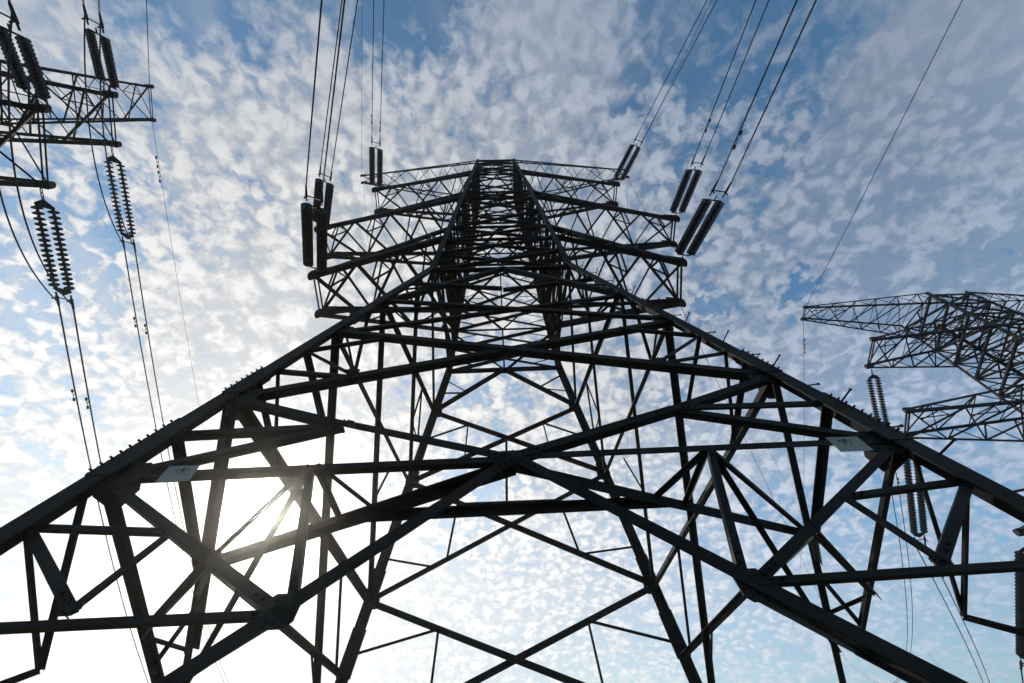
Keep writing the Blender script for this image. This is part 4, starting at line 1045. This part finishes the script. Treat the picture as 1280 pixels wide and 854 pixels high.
# ------------------------------------------------------------------ danger signs
for k, (qd, lab) in enumerate(zip(SIGNS, ('pale rectangular warning plate on the left of the lowest front beam', 'grey rectangular warning plate on the right of the lowest front beam'))):
    tl, tr, br, bl = [Vector(p) for p in qd]
    w = (tr-tl).length; hgt = .155; c_ = (tl+tr+br+bl)/4
    s = thing('warning_sign', lab, 'sign', c_, 'warning plates on the front beam')
    ux = (tr-tl).normalized(); uz = Vector((0, 0, 1)); nn = Vector((0, -1, 0))
    hx = (br-bl).length/2
    pm = MB(); pm.plate([tl, tr, br, bl], nn, .004); pm.build('plate', M_SG, s)
    mk = MB(); f0 = nn*.0045
    cc = c_+uz*.025+ux*(.02 if k == 0 else -.02)
    bolt = [(-.006, .032), (.018, .032), (.006, .008), (.022, .008), (-.014, -.034), (-.002, -.004), (-.018, -.004)]
    mk.plate([cc+ux*a*1.3+uz*b_*.9+f0 for a, b_ in bolt], nn, .001)
    for j, (a, b_, ww) in enumerate(((-.045, .012, .03), (-.048, -.004, .022), (.048, .016, .028), (.05, -.002, .018), (-.03, -.032, .02), (.03, -.03, .026))):
        mk.plate([cc+ux*(a-ww/2)+uz*(b_-.004)+f0, cc+ux*(a+ww/2)+uz*(b_-.003)+f0, cc+ux*(a+ww/2)+uz*(b_+.004)+f0, cc+ux*(a-ww/2)+uz*(b_+.003)+f0], nn, .001)
    mk.build('marking', M_SK, s)
    br_ = MB()
    for sgn in (-1, 1):
        q_ = c_+ux*sgn*w*.33+uz*.02
        br_.plate([q_+ux*-.012+uz*-.05+Vector((0, .012, 0)), q_+ux*.012+uz*-.05+Vector((0, .012, 0)), q_+ux*.012+uz*.06+Vector((0, .012, 0)), q_+ux*-.012+uz*.06+Vector((0, .012, 0))], nn, .018)
    br_.build('bracket', M_BO, s)

# ------------------------------------------------------------------ insulator strings, cables
def disc_profile(n, pitch, R):
    pr = [(0, .018)]
    for i in range(n):
        x = i*pitch
        pr += [(x+.02, .035), (x+.045, .05), (x+.055, R*.72), (x+.075, R), (x+.088, R*.97), (x+.082, R*.55), (x+.10, .035), (x+pitch-.004, .03)]
    pr.append((n*pitch+.03, .018)); return pr
def insulator(label, tip, end, group, sep=.40, R=.14, near=True):
    tip, end = Vector(tip), Vector(end); d = (end-tip).normalized(); Lh = (end-tip).length
    side = d.cross(Vector((0, 0, 1))).normalized(); nrm = side.cross(d)
    tp = tip+d*.05+Vector((0, 0, -.14)) if not near else tip+d*.06
    d = (end-tp).normalized(); Lh = (end-tp).length
    s_ = thing('insulator_string', label, 'insulator', tip, group)
    lk = MB(); k0 = .08 if near else .34
    a0 = tp; 
    for j in range(3): lk.tube([a0+d*(j*k0/3)+(side if j % 2 else nrm)*(.028*math.sin(q_*.5236*2))+d*(k0/3*1.25*(.5-.5*math.cos(q_*.5236*2))) for q_ in range(7)], .012, 5)
    lk.build('shackle', M_BO, s_)
    y0 = tp+d*k0; y1 = end+d*.12 if near else end-d*.22; run = (y1-y0).length
    for c_, sg in ((y0, 1), (y1, -1)):
        yb = MB()
        if near: yb.bar(c_-side*(sep/2+.03)+d*sg*.14, c_+side*(sep/2+.03)+d*sg*.14, .022); yb.bar(c_, c_+d*sg*.14, .02); yb.build('yoke_bar', M_PL, s_); continue
        yb.plate([c_-d*sg*.05, c_+side*(sep/2+.05)+d*sg*.12, c_+side*(sep/2+.02)+d*sg*.19, c_-side*(sep/2+.02)+d*sg*.19, c_-side*(sep/2+.05)+d*sg*.12], nrm, .02); yb.build('yoke_plate', M_PL, s_)
    pitch = .078 if near else .146; span = run-.36; n = max(5, int(span/pitch)); pitch = span/n
    for sg in (-1, 1):
        cm = MB(); cm.lathe(y0+d*.17+side*sg*sep/2, d, disc_profile(n, pitch, R), 14); cm.build('disc_column', M_IN, s_, smooth=False)
    out = []
    for sg in (-1, 1):
        cl = MB(); c0 = y1+side*sg*sep/2*(1 if sep > .3 else 1)-d*.02; c1 = y1+side*sg*sep/2+d*.46
        cl.bar(c0, c0+d*.16, .022); cl.bar(c0+d*.14, c1, .04, 8, .026); cl.bar(c0+d*.18, c0+d*.18-Vector((0, 0, .15))-d*.05, .022); cl.build('clamp', M_BO, s_)
        out.append(c1)
    hb = MB(); hb.bar(out[0]-d*.3, out[1]-d*.3, .018); hb.build('spreader_bar', M_BO, s_)
    return out, d
def para(E, az, inc, c_, length, start=None):
    s = math.tan(math.radians(-inc)); E = Vector(E); out = []; x = 0.0
    while x <= length:
        out.append(Vector((E.x+math.sin(az)*x, E.y+math.cos(az)*x, E.z-s*x+x*x/(2*c_)))); x += 1.5 if x < 30 else 5.0
    return out
CABLES = []
def cable(label, pts, r, group, dampers=(), name='conductor_cable'):
    cb_ = MB(); cb_.tube(pts, r, 6); o = cb_.build(name, M_WI, None, origin=pts[0], smooth=True); tag(o, label, 'cable', group)
    for dd in dampers:
        acc = 0
        for a, b_ in zip(pts, pts[1:]):
            L_ = (b_-a).length
            if acc+L_ > dd:
                p = a.lerp(b_, (dd-acc)/L_); d = (b_-a).normalized(); dm = MB(); q_ = p-Vector((0, 0, .09))
                dm.bar(p+Vector((0, 0, .02)), q_, .014); dm.bar(q_-d*.2, q_+d*.2, .008); dm.bar(q_-d*.24, q_-d*.13, .032, 8); dm.bar(q_+d*.13, q_+d*.24, .032, 8)
                dm.build('damper', M_BO, o); break
            acc += L_
    return o
ENDS = {}
for nm, tp, en, az, inc, c_ in STRINGS:
    lab, far = STRING_LABELS[nm]
    grp = 'insulator strings on the pylon crossarms'
    outs, d = insulator(lab, tp, en, grp, sep=.44 if nm[0] in 'RL' else .36, R=.165 if nm[0] in 'RL' else .115, near=nm[0] in 'RL' or nm[1] == 'n')
    ENDS[nm] = (outs, d)
    side_names = ('left', 'right') if nm[0] in 'RL' or nm[1] == 'n' else ('right', 'left')
    for k, p in enumerate(outs):
        shown_side = CABLE_SIDE.get((nm, k), 'left' if k == 0 else 'right')
        pts = para(p, az, inc, c_, 110)
        dm = {'lf1': (3.2,), 'lf2': (3.4,), 'rf1': (1.2, ), 'rf2': (2.6,), 'R2': (.9,) if k else (), 'R3': (.9,) if k else (), 'L1': (.6,), 'L3': ()}.get(nm, ())
        cable(f'{shown_side} cable of the pair {far}', pts, .02, 'power cables of the lines', [x+.25*k for x in dm])
for nm, p, az, inc, c_ in EARTH:
    cable(EARTH_LABELS[nm], para(p, az, inc, c_, 110), {'RTn': .014, 'LTf': .007, 'ELf': .008}.get(nm, .0105), 'thin earth wires', (1.6, 2.2) if nm in ('RTf', 'LTf') else (), 'earth_wire')
# jumper loops that hang under the left pylon's arms from the near cables to the far ones
for a, b_, lab, dr in (('ln1', 'lf1', 'outer', .8), ('ln2', 'lf2', 'inner', .8)):
    for k in (0, 1):
        p0 = ENDS[a][0][k]-ENDS[a][1]*.12; p1 = ENDS[b_][0][1-k]-ENDS[b_][1]*.12
        pts = []
        for i in range(25):
            t_ = i/24; q_ = p0.lerp(p1, t_); q_.z -= dr*4*t_*(1-t_)*(1+.25*(t_-.5)); q_ += Vector((.45, -.1, 0))*JX[a]*4*t_*(1-t_); pts.append(q_)
        cable(f'{"left" if k == 0 else "right"} strand of the {lab} jumper loop hanging under the left pylon\'s crossarms', pts, .0165, 'jumper loops', (), 'jumper_cable')
